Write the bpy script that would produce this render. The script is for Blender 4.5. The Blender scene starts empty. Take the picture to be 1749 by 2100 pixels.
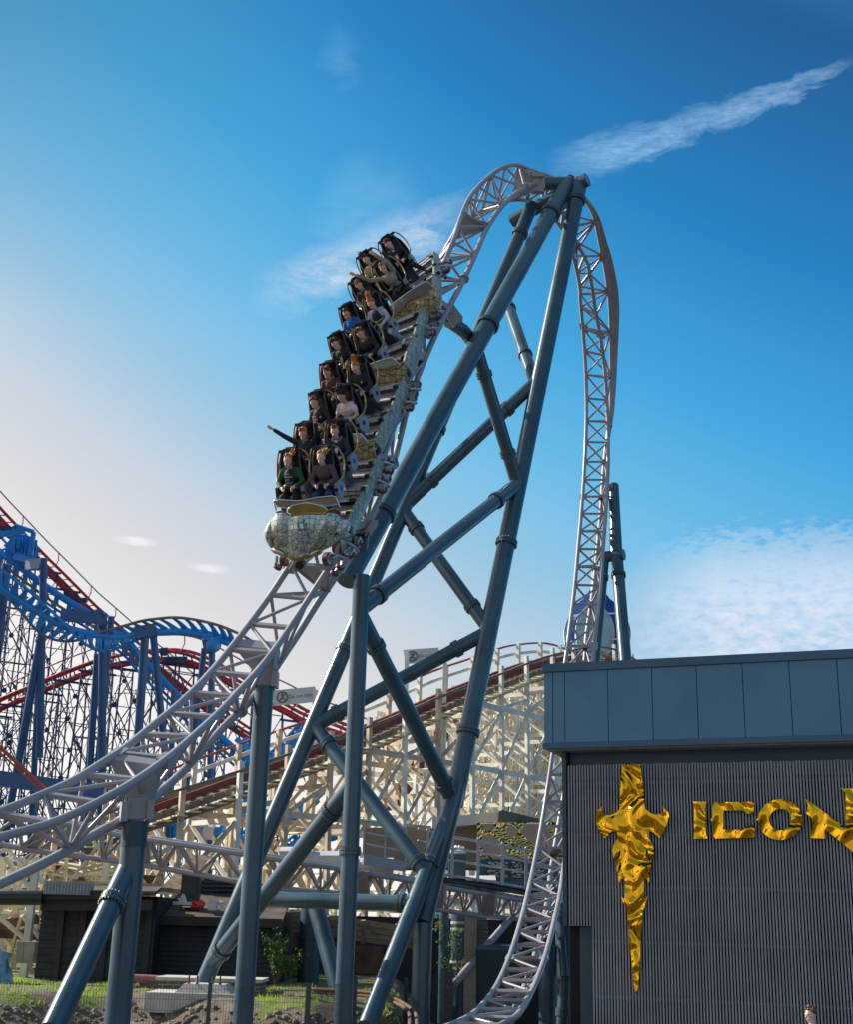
import bpy, bmesh, math, random
from mathutils import Vector, Matrix, noise
from math import radians as R, sin, cos, pi, sqrt, atan2
random.seed(7)
scene = bpy.context.scene
C = scene.collection
# ---------------------------------------------------------------- camera
cd = bpy.data.cameras.new('camera'); cam = bpy.data.objects.new('camera', cd); C.objects.link(cam)
F_PX = 2660.0                       # focal length in pixels of a 1749 x 2100 view of the photo
cd.sensor_fit = 'VERTICAL'; cd.sensor_height = 24.0; cd.lens = F_PX/2100*24
cd.clip_start = 0.1; cd.clip_end = 5000
CAMZ = 1.7
cam.matrix_world = Matrix.Translation((0, 0, CAMZ)) @ Matrix.Rotation(R(90+17.8), 4, 'X') @ Matrix.Rotation(R(1.55), 4, 'Z')
CM = cam.matrix_world.copy()
scene.camera = cam
# ---------------------------------------------------------------- sun and exposure
SUN_AZ, SUN_EL = -68.5, 34.0        # degrees, azimuth from the view direction (left is negative)
sd = Vector((sin(R(SUN_AZ))*cos(R(SUN_EL)), cos(R(SUN_AZ))*cos(R(SUN_EL)), sin(R(SUN_EL))))
sl = bpy.data.lights.new('sun', 'SUN'); sl.energy = 5.0; sl.angle = R(0.53); sl.color = (1, .93, .82)
so = bpy.data.objects.new('sun', sl); C.objects.link(so)
so.rotation_euler = (-sd).to_track_quat('-Z', 'Y').to_euler()
scene.view_settings.view_transform = 'Standard'; scene.view_settings.look = 'None'
scene.view_settings.exposure = 0.55; scene.view_settings.gamma = 1
# ---------------------------------------------------------------- sky
world = bpy.data.worlds.new('World'); scene.world = world; world.use_nodes = True
wt = world.node_tree; wt.nodes.clear()
def N(t, typ, **kw):
    n = t.nodes.new(typ)
    for k, v in kw.items():
        setattr(n, k, v)
    return n
def mth(t, op, a, b=None, clamp=False):
    n = t.nodes.new('ShaderNodeMath'); n.operation = op; n.use_clamp = clamp
    for i, x in enumerate((a, b)):
        if x is None: continue
        if isinstance(x, (int, float)): n.inputs[i].default_value = x
        else: t.links.new(x, n.inputs[i])
    return n.outputs[0]
def mixc(t, fac, a, b, mode='MIX'):
    n = t.nodes.new('ShaderNodeMix'); n.data_type = 'RGBA'; n.blend_type = mode
    for k, x in (('Factor', fac), ('A', a), ('B', b)):
        s = [i for i in n.inputs if i.name == k and i.enabled and (k == 'Factor' or i.type == 'RGBA')][0]
        if isinstance(x, (int, float)): s.default_value = x
        elif isinstance(x, tuple): s.default_value = (*x[:3], 1)
        else: t.links.new(x, s)
    return [o for o in n.outputs if o.type == 'RGBA'][0]
def ramp(t, fac, stops):
    n = t.nodes.new('ShaderNodeValToRGB'); r = n.color_ramp
    while len(r.elements) < len(stops): r.elements.new(0.5)
    for e, (p, c) in zip(r.elements, stops):
        e.position = p; e.color = (*c, 1) if isinstance(c, tuple) else (c, c, c, 1)
    t.links.new(fac, n.inputs[0]); return n.outputs[0]
def srgb(*c):
    return tuple(((x/255)/12.92 if x/255 <= .04045 else ((x/255+.055)/1.055)**2.4) for x in c)
tc = N(wt, 'ShaderNodeTexCoord').outputs['Generated']
sep = N(wt, 'ShaderNodeSeparateXYZ'); wt.links.new(tc, sep.inputs[0])
az = mth(wt, 'MULTIPLY', mth(wt, 'ARCTAN2', sep.outputs[0], sep.outputs[1]), 180/pi)
el = mth(wt, 'MULTIPLY', mth(wt, 'ARCSINE', sep.outputs[2]), 180/pi)
azr = mth(wt, 'MULTIPLY', az, pi/180)
side = mth(wt, 'ADD', mth(wt, 'MULTIPLY', mth(wt, 'SINE', azr), 29.0), mth(wt, 'MULTIPLY', mth(wt, 'SUBTRACT', 1.0, mth(wt, 'COSINE', azr)), -9.0))
p = mth(wt, 'ADD', el, side)
pn = mth(wt, 'DIVIDE', mth(wt, 'ADD', p, 10.0), 100.0, True)
def pp(d): return (d+10)/100
grad = ramp(wt, pn, [(pp(-6), srgb(222, 218, 214)), (pp(2), srgb(210, 204, 200)), (pp(8.5), srgb(186, 183, 182)), (pp(12.5), srgb(166, 176, 184)),
                     (pp(17), srgb(126, 166, 188)), (pp(22), srgb(88, 158, 194)), (pp(28), srgb(46, 138, 186)), (pp(36), srgb(6, 106, 162)), (pp(46), srgb(0, 70, 122)), (pp(68), srgb(90, 150, 200)), (pp(85), srgb(150, 190, 225))])
# top left turns darker and greener
tl = mth(wt, 'MULTIPLY', mth(wt, 'SUBTRACT', -4.0, az), 1/18, True)
tu = mth(wt, 'MULTIPLY', mth(wt, 'SUBTRACT', el, 25.0), 1/14, True)
grad = mixc(wt, mth(wt, 'MULTIPLY', mth(wt, 'MULTIPLY', tl, tu), 0.75), grad, srgb(34, 104, 140))
offx = mth(wt, 'MULTIPLY', mth(wt, 'SUBTRACT', mth(wt, 'ABSOLUTE', az), 105.0), 1/40, True)
offy = mth(wt, 'MULTIPLY', mth(wt, 'SUBTRACT', el, 42.0), 1/14, True)
grad = mixc(wt, mth(wt, 'MULTIPLY', mth(wt, 'MAXIMUM', offx, offy), 0.75), grad, srgb(104, 118, 132))
def window(a, a0, a1, s):            # 1 between a0 and a1 with soft edges
    x = mth(wt, 'DIVIDE', mth(wt, 'SUBTRACT', a, a0), s, True)
    y = mth(wt, 'DIVIDE', mth(wt, 'SUBTRACT', a1, a), s, True)
    return mth(wt, 'MULTIPLY', x, y)
def angxy(u, v):                     # pixel -> azimuth, elevation in degrees
    d = (CM.to_3x3() @ Vector(((u-874.5)/F_PX, -(v-1049.5)/F_PX, -1))).normalized()
    return math.degrees(atan2(d.x, d.y)), math.degrees(math.asin(d.z))
cmb = N(wt, 'ShaderNodeCombineXYZ'); wt.links.new(az, cmb.inputs[0]); wt.links.new(el, cmb.inputs[1])
def cnoise(rot, sx, sy, detail, scale, dist=0.0, rough=.6):
    mp = N(wt, 'ShaderNodeMapping'); mp.inputs['Rotation'].default_value = (0, 0, R(rot)); mp.inputs['Scale'].default_value = (sx, sy, 1)
    wt.links.new(cmb.outputs[0], mp.inputs[0])
    n = N(wt, 'ShaderNodeTexNoise'); n.inputs['Scale'].default_value = scale; n.inputs['Detail'].default_value = detail
    n.inputs['Roughness'].default_value = rough; n.inputs['Distortion'].default_value = dist
    wt.links.new(mp.outputs[0], n.inputs[0]); return n.outputs[0]
def streak(u0, v0, u1, v1, w, nz, lo, hi, endsoft=3.0, w1=None):
    a0, e0 = angxy(u0, v0); a1, e1 = angxy(u1, v1)
    dx, dy = a1-a0, e1-e0; L = math.hypot(dx, dy); dx /= L; dy /= L
    s = mth(wt, 'ADD', mth(wt, 'MULTIPLY', mth(wt, 'SUBTRACT', az, a0), dx), mth(wt, 'MULTIPLY', mth(wt, 'SUBTRACT', el, e0), dy))
    q = mth(wt, 'ADD', mth(wt, 'MULTIPLY', mth(wt, 'SUBTRACT', az, a0), -dy), mth(wt, 'MULTIPLY', mth(wt, 'SUBTRACT', el, e0), dx))
    q = mth(wt, 'ADD', q, mth(wt, 'MULTIPLY', mth(wt, 'SUBTRACT', nz, .5), w*1.6))
    sw = window(s, 0, L, endsoft)
    if w1 is None: w1 = w
    ww = mth(wt, 'ADD', mth(wt, 'MULTIPLY', s, (w1-w)/L), w)
    qn = mth(wt, 'DIVIDE', q, mth(wt, 'MAXIMUM', ww, .05))
    g = mth(wt, 'SUBTRACT', 1.0, mth(wt, 'MULTIPLY', qn, qn), True)
    g = mth(wt, 'MULTIPLY', mth(wt, 'MULTIPLY', g, sw), nz)
    return mth(wt, 'MULTIPLY', mth(wt, 'SUBTRACT', g, lo), 1/(hi-lo), True)
n1 = cnoise(-20, .35, 1.0, 6, .9, .6); n2 = cnoise(10, .6, 1.3, 8, .6, .4); n3 = cnoise(0, .35, 1.5, 5, .8, .3)
n4 = cnoise(-12, .55, 1.25, 7, 2.0, .25, .65)
sky = grad
def lay(mask, col, k):
    global sky
    sky = mixc(wt, mth(wt, 'MULTIPLY', mask, k), sky, col)
nf = cnoise(-22, .5, 2.2, 8, 2.2, .5, .7)
lay(mth(wt, 'MULTIPLY', streak(1120, 352, 1770, 118, 1.15, n1, .0, .85, 2.5, .3), mth(wt, 'ADD', mth(wt, 'MULTIPLY', nf, 1.6), -.25), True), srgb(168, 206, 232), .85)
nf2 = cnoise(-24, .7, 2.0, 8, 1.1, .5, .7)
lay(mth(wt, 'MULTIPLY', streak(490, 622, 1010, 405, 1.35, n2, .05, .62, 4.0), mth(wt, 'ADD', mth(wt, 'MULTIPLY', nf2, 2.4), -.6), True), srgb(190, 194, 202), .8)
lay(streak(600, 120, 790, 110, 2.2, n2, .25, .95, 2.5), srgb(120, 172, 204), .45)
lay(streak(560, 400, 960, 480, 3.4, n2, .2, .95, 4.0), srgb(140, 180, 206), .5)
lay(streak(200, 1104, 345, 1112, .28, n3, .15, .6, 1.5), srgb(230, 226, 226), .6)
lay(streak(350, 1157, 500, 1170, .26, n3, .15, .65, 1.5), srgb(225, 222, 224), .5)
# patch of broken altocumulus on the right
pa = streak(1200, 1265, 2050, 1215, 4.2, n4, .12, .62, 6.0)
lay(pa, srgb(208, 206, 212), .78)
lay(mth(wt, 'MULTIPLY', window(el, 8.5, 15.5, 4), window(az, 4, 60, 5)), srgb(165, 178, 200), .35)
nish = N(wt, 'ShaderNodeTexSky'); nish.sky_type = 'NISHITA'; nish.sun_disc = False
nish.sun_elevation = R(SUN_EL); nish.sun_rotation = R(SUN_AZ)
nb = N(wt, 'ShaderNodeBackground'); nb.inputs[1].default_value = 0.012; wt.links.new(nish.outputs[0], nb.inputs[0])
gb = N(wt, 'ShaderNodeBackground'); gb.inputs[1].default_value = 0.93; wt.links.new(sky, gb.inputs[0])
ad = N(wt, 'ShaderNodeAddShader'); wt.links.new(nb.outputs[0], ad.inputs[0]); wt.links.new(gb.outputs[0], ad.inputs[1])
wo = N(wt, 'ShaderNodeOutputWorld'); wt.links.new(ad.outputs[0], wo.inputs[0])
# ---------------------------------------------------------------- pixel helpers
def P(u, v, d):                      # point seen at pixel (u, v) of the 1749 x 2100 view, d metres deep
    return CM @ Vector(((u-874.5)/F_PX*d, -(v-1049.5)/F_PX*d, -d))
K = 3398/1749
def S(x, y, d): return P(x/K, y/K, d)
def px(p):
    l = CM.inverted() @ Vector(p); return l.x/-l.z*F_PX+874.5, -l.y/-l.z*F_PX+1049.5, -l.z
def crop(x0, y0, k): return lambda x, y, d: S(x0+x*k, y0+y*k, d)
cA = crop(1000, 850, .5146); cB = crop(1000, 1650, .4002); cC = crop(1650, 600, .5146); cD = crop(0, 1950, .6289)
cE = crop(0, 2950, .6461); cF = crop(1000, 2950, .6461); cG = crop(2100, 2500, .752); cH = crop(1200, 2400, .6289)
cI = crop(0, 3200, .4187); cJ = crop(1800, 2980, .5236); cK = crop(1040, 1950, .2859); cL = crop(1350, 900, .2287)
cM = crop(2150, 1900, .381); cN = crop(1550, 3250, .4002)
CX = (CM.to_3x3() @ Vector((1, 0, 0))); CY = (CM.to_3x3() @ Vector((0, 1, 0))); CZ = (CM.to_3x3() @ Vector((0, 0, 1)))  # right, up, towards camera
UP = Vector((0, 0, 1))
def ground_hit(u, v, z=0.0):
    a = CM.translation; d = (P(u, v, 1)-a); t = (z-a.z)/d.z; return a+d*t
# ---------------------------------------------------------------- materials
def mat(name, col, rough=.5, metal=0.0, var=.12, vs=6.0, bump=0.0, bs=40.0, coat=0.0, spec=.5, grime=None):
    m = bpy.data.materials.new(name); m.use_nodes = True; t = m.node_tree
    b = t.nodes['Principled BSDF']; b.inputs['Roughness'].default_value = rough; b.inputs['Metallic'].default_value = metal
    b.inputs['Coat Weight'].default_value = coat; b.inputs['Coat Roughness'].default_value = .15; b.inputs['Specular IOR Level'].default_value = spec
    co = N(t, 'ShaderNodeTexCoord').outputs['Object']
    n = N(t, 'ShaderNodeTexNoise'); n.inputs['Scale'].default_value = vs; n.inputs['Detail'].default_value = 6; t.links.new(co, n.inputs[0])
    lo = tuple(c*(1-var*1.6) for c in col); hi = tuple(min(1, c*(1+var*1.3)) for c in col)
    c = ramp(t, n.outputs[0], [(.3, lo), (.7, hi)])
    if grime:
        g = N(t, 'ShaderNodeTexNoise'); g.inputs['Scale'].default_value = grime[1]; g.inputs['Detail'].default_value = 8; g.inputs['Roughness'].default_value = .7
        t.links.new(co, g.inputs[0])
        gf = ramp(t, g.outputs[0], [(grime[2], 0.0), (grime[2]+.12, 1.0)])
        c = mixc(t, gf, c, grime[0])
    t.links.new(c, b.inputs['Base Color'])
    rr = mth(t, 'ADD', mth(t, 'MULTIPLY', mth(t, 'SUBTRACT', n.outputs[0], .5), .25), rough, True); t.links.new(rr, b.inputs['Roughness'])
    if bump:
        n2 = N(t, 'ShaderNodeTexNoise'); n2.inputs['Scale'].default_value = bs; n2.inputs['Detail'].default_value = 4; t.links.new(co, n2.inputs[0])
        bp = N(t, 'ShaderNodeBump'); bp.inputs['Strength'].default_value = bump; bp.inputs['Distance'].default_value = .02
        t.links.new(n2.outputs[0], bp.inputs['Height']); t.links.new(bp.outputs[0], b.inputs['Normal'])
    return m
M = {}
M['track'] = mat('track_paint', (.33, .315, .345), .42, 0, .08, 1.5, coat=.2, grime=((.25, .22, .24), 3, .66))
M['steel'] = mat('blue_grey_paint', (.042, .092, .132), .29, 0, .14, .9, bump=.02, coat=.25, grime=((.07, .12, .145), 1.3, .6))
M['steel_dark'] = mat('dark_blue_grey_paint', (.035, .07, .10), .45, 0, .1, 1)
M['bolt'] = mat('bolt_metal', (.20, .18, .14), .4, .6, .1, 8)
M['black'] = mat('black_plastic', (.012, .015, .022), .35, 0, .2, 6, coat=.2)
M['gold'] = mat('gold_tube', (.50, .35, .13), .35, .3, .12, 6)
M['chrome'] = mat('polished_metal', (.75, .75, .78), .15, 1.0, .05, 6)
M['grey'] = mat('grey_plastic', (.28, .30, .36), .35, 0, .1, 6)
M['wheel'] = mat('wheel_rubber', (.16, .035, .045), .5, 0, .15, 8)
M['metal'] = mat('machined_metal', (.48, .47, .48), .32, .8, .15, 8)
# ---------------------------------------------------------------- mesh builder
ORG = {}
class MB:
    def __init__(s): s.v = []; s.f = []; s.sm = []; s.mi = []; s.m = 0
    def add(s, vs, fs, smooth=False):
        o = len(s.v); s.v += [Vector(x) for x in vs]
        for f in fs: s.f.append([i+o for i in f]); s.sm.append(smooth); s.mi.append(s.m)
    def box(s, c, ax, h):            # centre, three axis vectors, half sizes
        c = Vector(c); a = [Vector(x).normalized()*k for x, k in zip(ax, h)]
        vs = [c+a[0]*i+a[1]*j+a[2]*k for i in (-1, 1) for j in (-1, 1) for k in (-1, 1)]
        s.add(vs, [(0, 1, 3, 2), (4, 6, 7, 5), (0, 4, 5, 1), (2, 3, 7, 6), (0, 2, 6, 4), (1, 5, 7, 3)])
    def abox(s, x0, x1, y0, y1, z0, z1):
        s.box(((x0+x1)/2, (y0+y1)/2, (z0+z1)/2), ((1, 0, 0), (0, 1, 0), (0, 0, 1)), (abs(x1-x0)/2, abs(y1-y0)/2, abs(z1-z0)/2))
    def beam(s, a, b, w, h, up=UP):
        a = Vector(a); b = Vector(b); d = b-a
        if d.length < 1e-6: return
        x = d.normalized(); y = Vector(up).cross(x)
        if y.length < 1e-3: y = Vector((1, 0, 0)).cross(x)
        y.normalize(); z = x.cross(y)
        s.box((a+b)/2, (x, y, z), (d.length/2, w/2, h/2))
    def tube(s, a, b, r, n=12, r2=None, cap=True): s.ptube([a, b], [r, r if r2 is None else r2], n, cap)
    def ptube(s, pts, r, n=10, cap=True, closed=False):
        pts = [Vector(p) for p in pts]; m = len(pts)
        if not isinstance(r, (list, tuple)): r = [r]*m
        tg = []
        for i in range(m):
            if closed: t = pts[(i+1) % m]-pts[i-1]
            else: t = pts[min(i+1, m-1)]-pts[max(i-1, 0)]
            tg.append(t.normalized())
        u = tg[0].orthogonal().normalized(); vs = []
        for i in range(m):
            u = (u-tg[i]*u.dot(tg[i]))
            if u.length < 1e-6: u = tg[i].orthogonal()
            u.normalize(); w = tg[i].cross(u)
            for k in range(n):
                a = 2*pi*k/n; vs.append(pts[i]+(u*cos(a)+w*sin(a))*r[i])
        fs = []
        for i in range(m if closed else m-1):
            j = (i+1) % m
            for k in range(n): fs.append((i*n+k, i*n+(k+1) % n, j*n+(k+1) % n, j*n+k))
        s.add(vs, fs, True)
        if cap and not closed:
            s.add(vs[:n], [tuple(range(n-1, -1, -1))]); s.add(vs[-n:], [tuple(range(n))])
    def disc(s, c, ax, r, h, n=20): ax = Vector(ax).normalized(); s.tube(Vector(c)-ax*h/2, Vector(c)+ax*h/2, r, n)
    def ell(s, c, ax, r, nu=12, nv=8):
        c = Vector(c); a = [Vector(x).normalized()*k for x, k in zip(ax, r)]; vs = []; fs = []
        for j in range(1, nv):
            th = pi*j/nv
            for i in range(nu):
                ph = 2*pi*i/nu; vs.append(c+a[0]*sin(th)*cos(ph)+a[1]*sin(th)*sin(ph)+a[2]*cos(th))
        for j in range(nv-2):
            for i in range(nu): fs.append((j*nu+i, (j+1)*nu+i, (j+1)*nu+(i+1) % nu, j*nu+(i+1) % nu))
        vs += [c+a[2], c-a[2]]; t = len(vs)-2
        for i in range(nu):
            fs.append((t, i, (i+1) % nu)); fs.append((t+1, (nv-2)*nu+(i+1) % nu, (nv-2)*nu+i))
        s.add(vs, fs, True)
    def sheet(s, g, thick=None, smooth=True):   # g: rows of points; optional thickness vector gives a closed slab
        h = len(g); w = len(g[0]); vs = [Vector(p) for r in g for p in r]
        fs = [(i*w+j, i*w+j+1, (i+1)*w+j+1, (i+1)*w+j) for i in range(h-1) for j in range(w-1)]
        s.add(vs, fs, smooth)
        if thick is not None:
            vb = [p+Vector(thick) for p in vs]; s.add(vb, [tuple(reversed(f)) for f in fs], smooth)
            rim = [j for j in range(w)]+[i*w+w-1 for i in range(1, h)]+[(h-1)*w+j for j in range(w-2, -1, -1)]+[i*w for i in range(h-2, 0, -1)]
            m = len(rim); s.add([vs[i] for i in rim]+[vb[i] for i in rim], [(i, i+m, (i+1) % m+m, (i+1) % m) for i in range(m)])
    def prism(s, pts, off):          # polygon (3-D points) extruded by off
        pts = [Vector(p) for p in pts]; n = len(pts); off = Vector(off)
        s.add(pts+[p+off for p in pts], [tuple(range(n)), tuple(range(2*n-1, n-1, -1))]+[(i, i+n, (i+1) % n+n, (i+1) % n) for i in range(n)])
    def build(s, name, mats, parent=None, loc=None):
        if loc is None: loc = ORG[parent.name] if parent is not None else Vector((0, 0, 0))
        loc = Vector(loc)
        me = bpy.data.meshes.new(name); me.from_pydata([tuple(x-loc) for x in s.v], [], s.f)
        for m in (mats if isinstance(mats, (list, tuple)) else [mats]): me.materials.append(m)
        me.polygons.foreach_set('use_smooth', s.sm); me.polygons.foreach_set('material_index', s.mi); me.update()
        bm = bmesh.new(); bm.from_mesh(me); bmesh.ops.recalc_face_normals(bm, faces=bm.faces); bm.to_mesh(me); bm.free()
        o = bpy.data.objects.new(name, me); C.objects.link(o); ORG[o.name] = loc
        if parent is not None: o.parent = parent
        else: o.location = loc
        return o
def tag(o, label=None, cat=None, group=None, kind=None):
    if label: o['label'] = label
    if cat: o['category'] = cat
    if group: o['group'] = group
    if kind: o['kind'] = kind
    return o
def thing(name, loc, label, cat, group=None):
    o = bpy.data.objects.new(name, None); o.empty_display_size = .3; C.objects.link(o); o.location = Vector(loc); ORG[o.name] = Vector(loc)
    return tag(o, label, cat, group)
def crv(pts, t):                     # Catmull-Rom through pts at parameter t
    n = len(pts); i = max(0, min(int(t), n-2)); f = t-i
    p0 = pts[max(i-1, 0)]; p1 = pts[i]; p2 = pts[i+1]; p3 = pts[min(i+2, n-1)]
    return .5*((2*p1)+(p2-p0)*f+(2*p0-5*p1+4*p2-p3)*f*f+(3*p1-p0-3*p2+p3)*f*f*f)
def samp(pts, t0, t1, n): return [crv(pts, t0+(t1-t0)*i/n) for i in range(n+1)]
# ================================================================ main coaster track
# stations: near rail, far rail, spine (photo pixels at 3398 x 4079) and depth of each
ST = [
 ((-20,3339),(-240,3312),(-90,3560),20.0,20.0,20.2), ((187,3283),(-30,3243),(90,3478),20.6,20.6,20.8),
 ((345,3217),(130,3180),(245,3400),21.2,21.2,21.4), ((493,3137),(278,3115),(362,3331),21.9,21.9,22.1),
 ((618,3055),(420,3029),(517,3247),22.6,22.6,22.8), ((712,2982),(510,2968),(620,3166),23.4,23.4,23.7),
 ((808,2897),(610,2887),(704,3095),24.2,24.2,24.5), ((880,2829),(703,2812),(790,3005),25.0,25.0,25.3),
 ((956,2747),(786,2733),(890,2895),25.8,25.8,26.2), ((1031,2665),(861,2651),(975,2812),26.6,26.7,27.0),
 ((1098,2580),(930,2566),(1055,2722),27.3,27.4,27.8), ((1160,2490),(1000,2475),(1120,2625),27.9,28.1,28.5),
 ((1222,2395),(1069,2381),(1190,2520),28.4,28.6,29.0), ((1285,2298),(1132,2286),(1262,2405),28.8,29.0,29.5),
 ((1368,2170),(1215,2160),(1362,2255),29.3,29.6,30.0), ((1466,1982),(1320,1985),(1475,2055),30.2,30.5,30.9),
 ((1540,1785),(1400,1800),(1565,1845),31.4,31.8,32.1), ((1612,1570),(1480,1600),(1632,1590),32.8,33.2,33.5),
 ((1679,1365),(1557,1410),(1712,1385),34.2,34.6,34.9), ((1731,1210),(1622,1275),(1790,1225),35.5,35.9,36.2),
 ((1758,1080),(1668,1165),(1852,1105),36.7,37.1,37.3), ((1810,950),(1748,1037),(1897,1006),37.9,38.5,38.4),
 ((1840,857),(1789,968),(1938,914),39.0,39.7,39.5), ((1876,780),(1856,888),(1984,842),40.0,40.7,40.4),
 ((1938,713),(1907,847),(2031,790),41.0,41.7,41.3), ((2000,669),(1969,814),(2082,754),41.8,42.4,42.1),
 ((2057,657),(2031,796),(2139,729),42.5,43.1,42.7), ((2113,680),(2093,798),(2216,711),43.3,43.9,43.4),
 ((2170,734),(2154,826),(2283,739),44.2,44.8,44.4), ((2221,806),(2211,873),(2334,796),45.2,45.8,45.4),
 ((2262,888),(2257,940),(2370,862),46.4,46.9,46.6), ((2301,971),(2287,1027),(2391,960),47.6,48.0,47.8),
 ((2345,1063),(2309,1125),(2412,1063),48.8,49.1,49.2), ((2375,1240),(2315,1210),(2432,1225),50.6,50.8,51.2),
 ((2407,1434),(2332,1419),(2436,1431),51.8,51.9,52.6), ((2421,1635),(2338,1629),(2433,1629),52.0,52.0,52.9),
 ((2424,1843),(2331,1843),(2409,1843),51.0,51.0,51.9), ((2415,2031),(2318,2031),(2396,2031),49.3,49.3,50.2),
 ((2403,2195),(2304,2193),(2382,2185),47.8,47.8,48.7), ((2392,2357),(2289,2355),(2365,2353),46.3,46.3,47.2),
 ((2375,2514),(2270,2513),(2340,2517),45.0,45.0,45.9), ((2361,2650),(2252,2650),(2328,2660),44.2,44.2,45.1),
 ((2328,2890),(2220,2888),(2290,2905),43.1,43.1,43.9), ((2292,3132),(2185,3129),(2250,3153),42.2,42.2,43.0),
 ((2273,3286),(2160,3284),(2224,3305),41.3,41.3,42.1), ((2249,3443),(2130,3441),(2195,3480),39.8,39.8,40.6),
 ((2232,3561),(2104,3559),(2180,3600),38.0,38.0,38.8), ((2208,3674),(2075,3674),(2155,3716),35.8,35.8,36.5),
 ((2172,3815),(2030,3815),(2114,3866),33.3,33.3,33.8), ((2125,3938),(1973,3938),(2062,3998),30.8,30.8,31.1),
 ((2072,4032),(1899,4027),(2000,4100),28.6,28.6,28.8), ((2015,4074),(1831,4069),(1940,4150),27.3,27.3,27.5),
 ((1900,4130),(1700,4120),(1810,4210),26.0,26.0,26.2)]
TR1 = [S(a[0], a[1], d) for a, b, c, d, e, g in ST]
TR3 = [S(b[0], b[1], e) for a, b, c, d, e, g in ST]
TSP = [S(c[0], c[1], g) for a, b, c, d, e, g in ST]
NS = len(ST)-1
# walk along at equal arc length
arc = [0.0]; tt = [0.0]; prev = (crv(TR1, 0)+crv(TR3, 0))/2
for i in range(1, NS*20+1):
    t = i/20; q = (crv(TR1, t)+crv(TR3, t))/2; arc.append(arc[-1]+(q-prev).length); tt.append(t); prev = q
def t_at(s):
    import bisect
    i = bisect.bisect_left(arc, s); i = max(1, min(i, len(arc)-1)); a, b = arc[i-1], arc[i]
    return tt[i-1]+(tt[i]-tt[i-1])*((s-a)/(b-a) if b > a else 0)
trk = thing('coaster_track', (crv(TR1, 0)+Vector((0, 0, -3))), 'pale lilac truss track curling over the peak with the train on it', 'coaster track')
for pts, nm, r in ((TR1, 'rail', .074), (TR3, 'rail', .074), (TSP, 'spine', .082)):
    mb = MB(); mb.ptube(samp(pts, 0, NS, NS*6), r, 10); mb.build(nm, M['track'], trk)
STEP = 0.93; nt = int(arc[-1]/STEP)
def tfr(t):
    a, b, c = crv(TR1, t), crv(TR3, t), crv(TSP, t); return a, b, c
k = 0
for i in range(1, nt):
    t = t_at(i*STEP); a, b, c = tfr(t); x = (a-b).normalized(); n = ((a+b)/2-c).normalized()
    mb = MB(); mb.beam(b+x*.05, a-x*.05, .085, .085, n); 
    big = (i % 8 == 4)
    if big:                          # solid gusset plate at the bolted joints
        tg = (crv(TR1, t+.02)-crv(TR1, t-.02)).normalized()
        mb.prism([b+x*.08, a-x*.08, c+x*.12, c-x*.12], tg*.03)
        for e in (a, b): mb.box(e+(c-e)*.05, (x, n, tg), (.11, .1, .16))
    mb.build('crosstie', M['track'], trk)
    if i % 2 == 0 and i+1 < nt:
        tn = t_at((i+1)*STEP); tp = t_at((i-1)*STEP); mb = MB(); cc = c
        for tq, rr in ((tp, .042), (tn, .042)):
            a2, b2, c2 = tfr(tq); mb.tube(cc, a2, rr, 8); mb.tube(cc, b2, rr, 8)
        mb.tube(cc, a, .04, 8); mb.tube(cc, b, .04, 8)
        a2, b2, c2 = tfr(tn); mb.tube(b, a2, .036, 8)
        a2, b2, c2 = tfr(tp); mb.tube(b, a2, .036, 8)
        mb.build('truss_web', M['track'], trk)
    if i % 8 == 0:                   # bolted flange rings on the spine
        tg = (crv(TSP, t+.02)-crv(TSP, t-.02)).normalized(); mb = MB(); mb.disc(crv(TSP, t+.1), tg, .15, .07, 16); mb.build('spine_flange', M['track'], trk)
# deep box web along the outside of the spine on the drop
mb = MB(); g = []
for i in range(61):
    t = 28.4+(36.2-28.4)*i/60; a, b, c = tfr(t); tg = (crv(TSP, t+.02)-crv(TSP, t-.02)).normalized()
    o = (CX*.85-CZ*.5).normalized(); o = (o-tg*o.dot(tg)).normalized(); w = .38*min(1, i/34+.03)*min(1, (60-i)/25+.05)
    q = tg.cross(o); g.append((c-o*.03+q*.06, c+o*w+q*.06, c+o*w-q*.06, c-o*.03-q*.06))
vs = [p for r in g for p in r]; fs = []
for i in range(60):
    for j in range(4): fs.append((i*4+j, i*4+(j+1) % 4, (i+1)*4+(j+1) % 4, (i+1)*4+j))
mb.add(vs, fs+[(0, 1, 2, 3), (243, 242, 241, 240)], False); mb.build('spine_box', M['track'], trk)

# ================================================================ blue-grey tubular supports
def flange(c, ax, r, parent, bolts=None):
    """bolted pipe joint: two plates and a ring of bolts"""
    ax = Vector(ax).normalized(); mb = MB()
    mb.disc(c-ax*.042, ax, r*1.23, .06, 28); mb.disc(c+ax*.042, ax, r*1.23, .06, 28)
    o = mb.build('flange', M['steel'], parent)
    u = ax.orthogonal().normalized(); w = ax.cross(u); mb = MB(); n = bolts or 22
    for i in range(n):
        a = 2*pi*i/n; q = c+(u*cos(a)+w*sin(a))*r*1.13; mb.tube(q-ax*.10, q+ax*.10, .016, 6)
    b = mb.build('bolts', M['bolt'], o); return o
class Leg:
    def __init__(s, a, b): s.a = Vector(a); s.b = Vector(b)
    def on(s, v):                    # point of the leg seen at image row v
        lo, hi = 0.0, 1.0
        f = lambda k: px(s.a.lerp(s.b, k))[1]
        sg = 1 if f(1) > f(0) else -1
        for _ in range(40):
            m = (lo+hi)/2
            if (f(m)-v)*sg < 0: lo = m
            else: hi = m
        return s.a.lerp(s.b, (lo+hi)/2)
def vert(top, z): return Vector((top.x, top.y, z))
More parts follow.
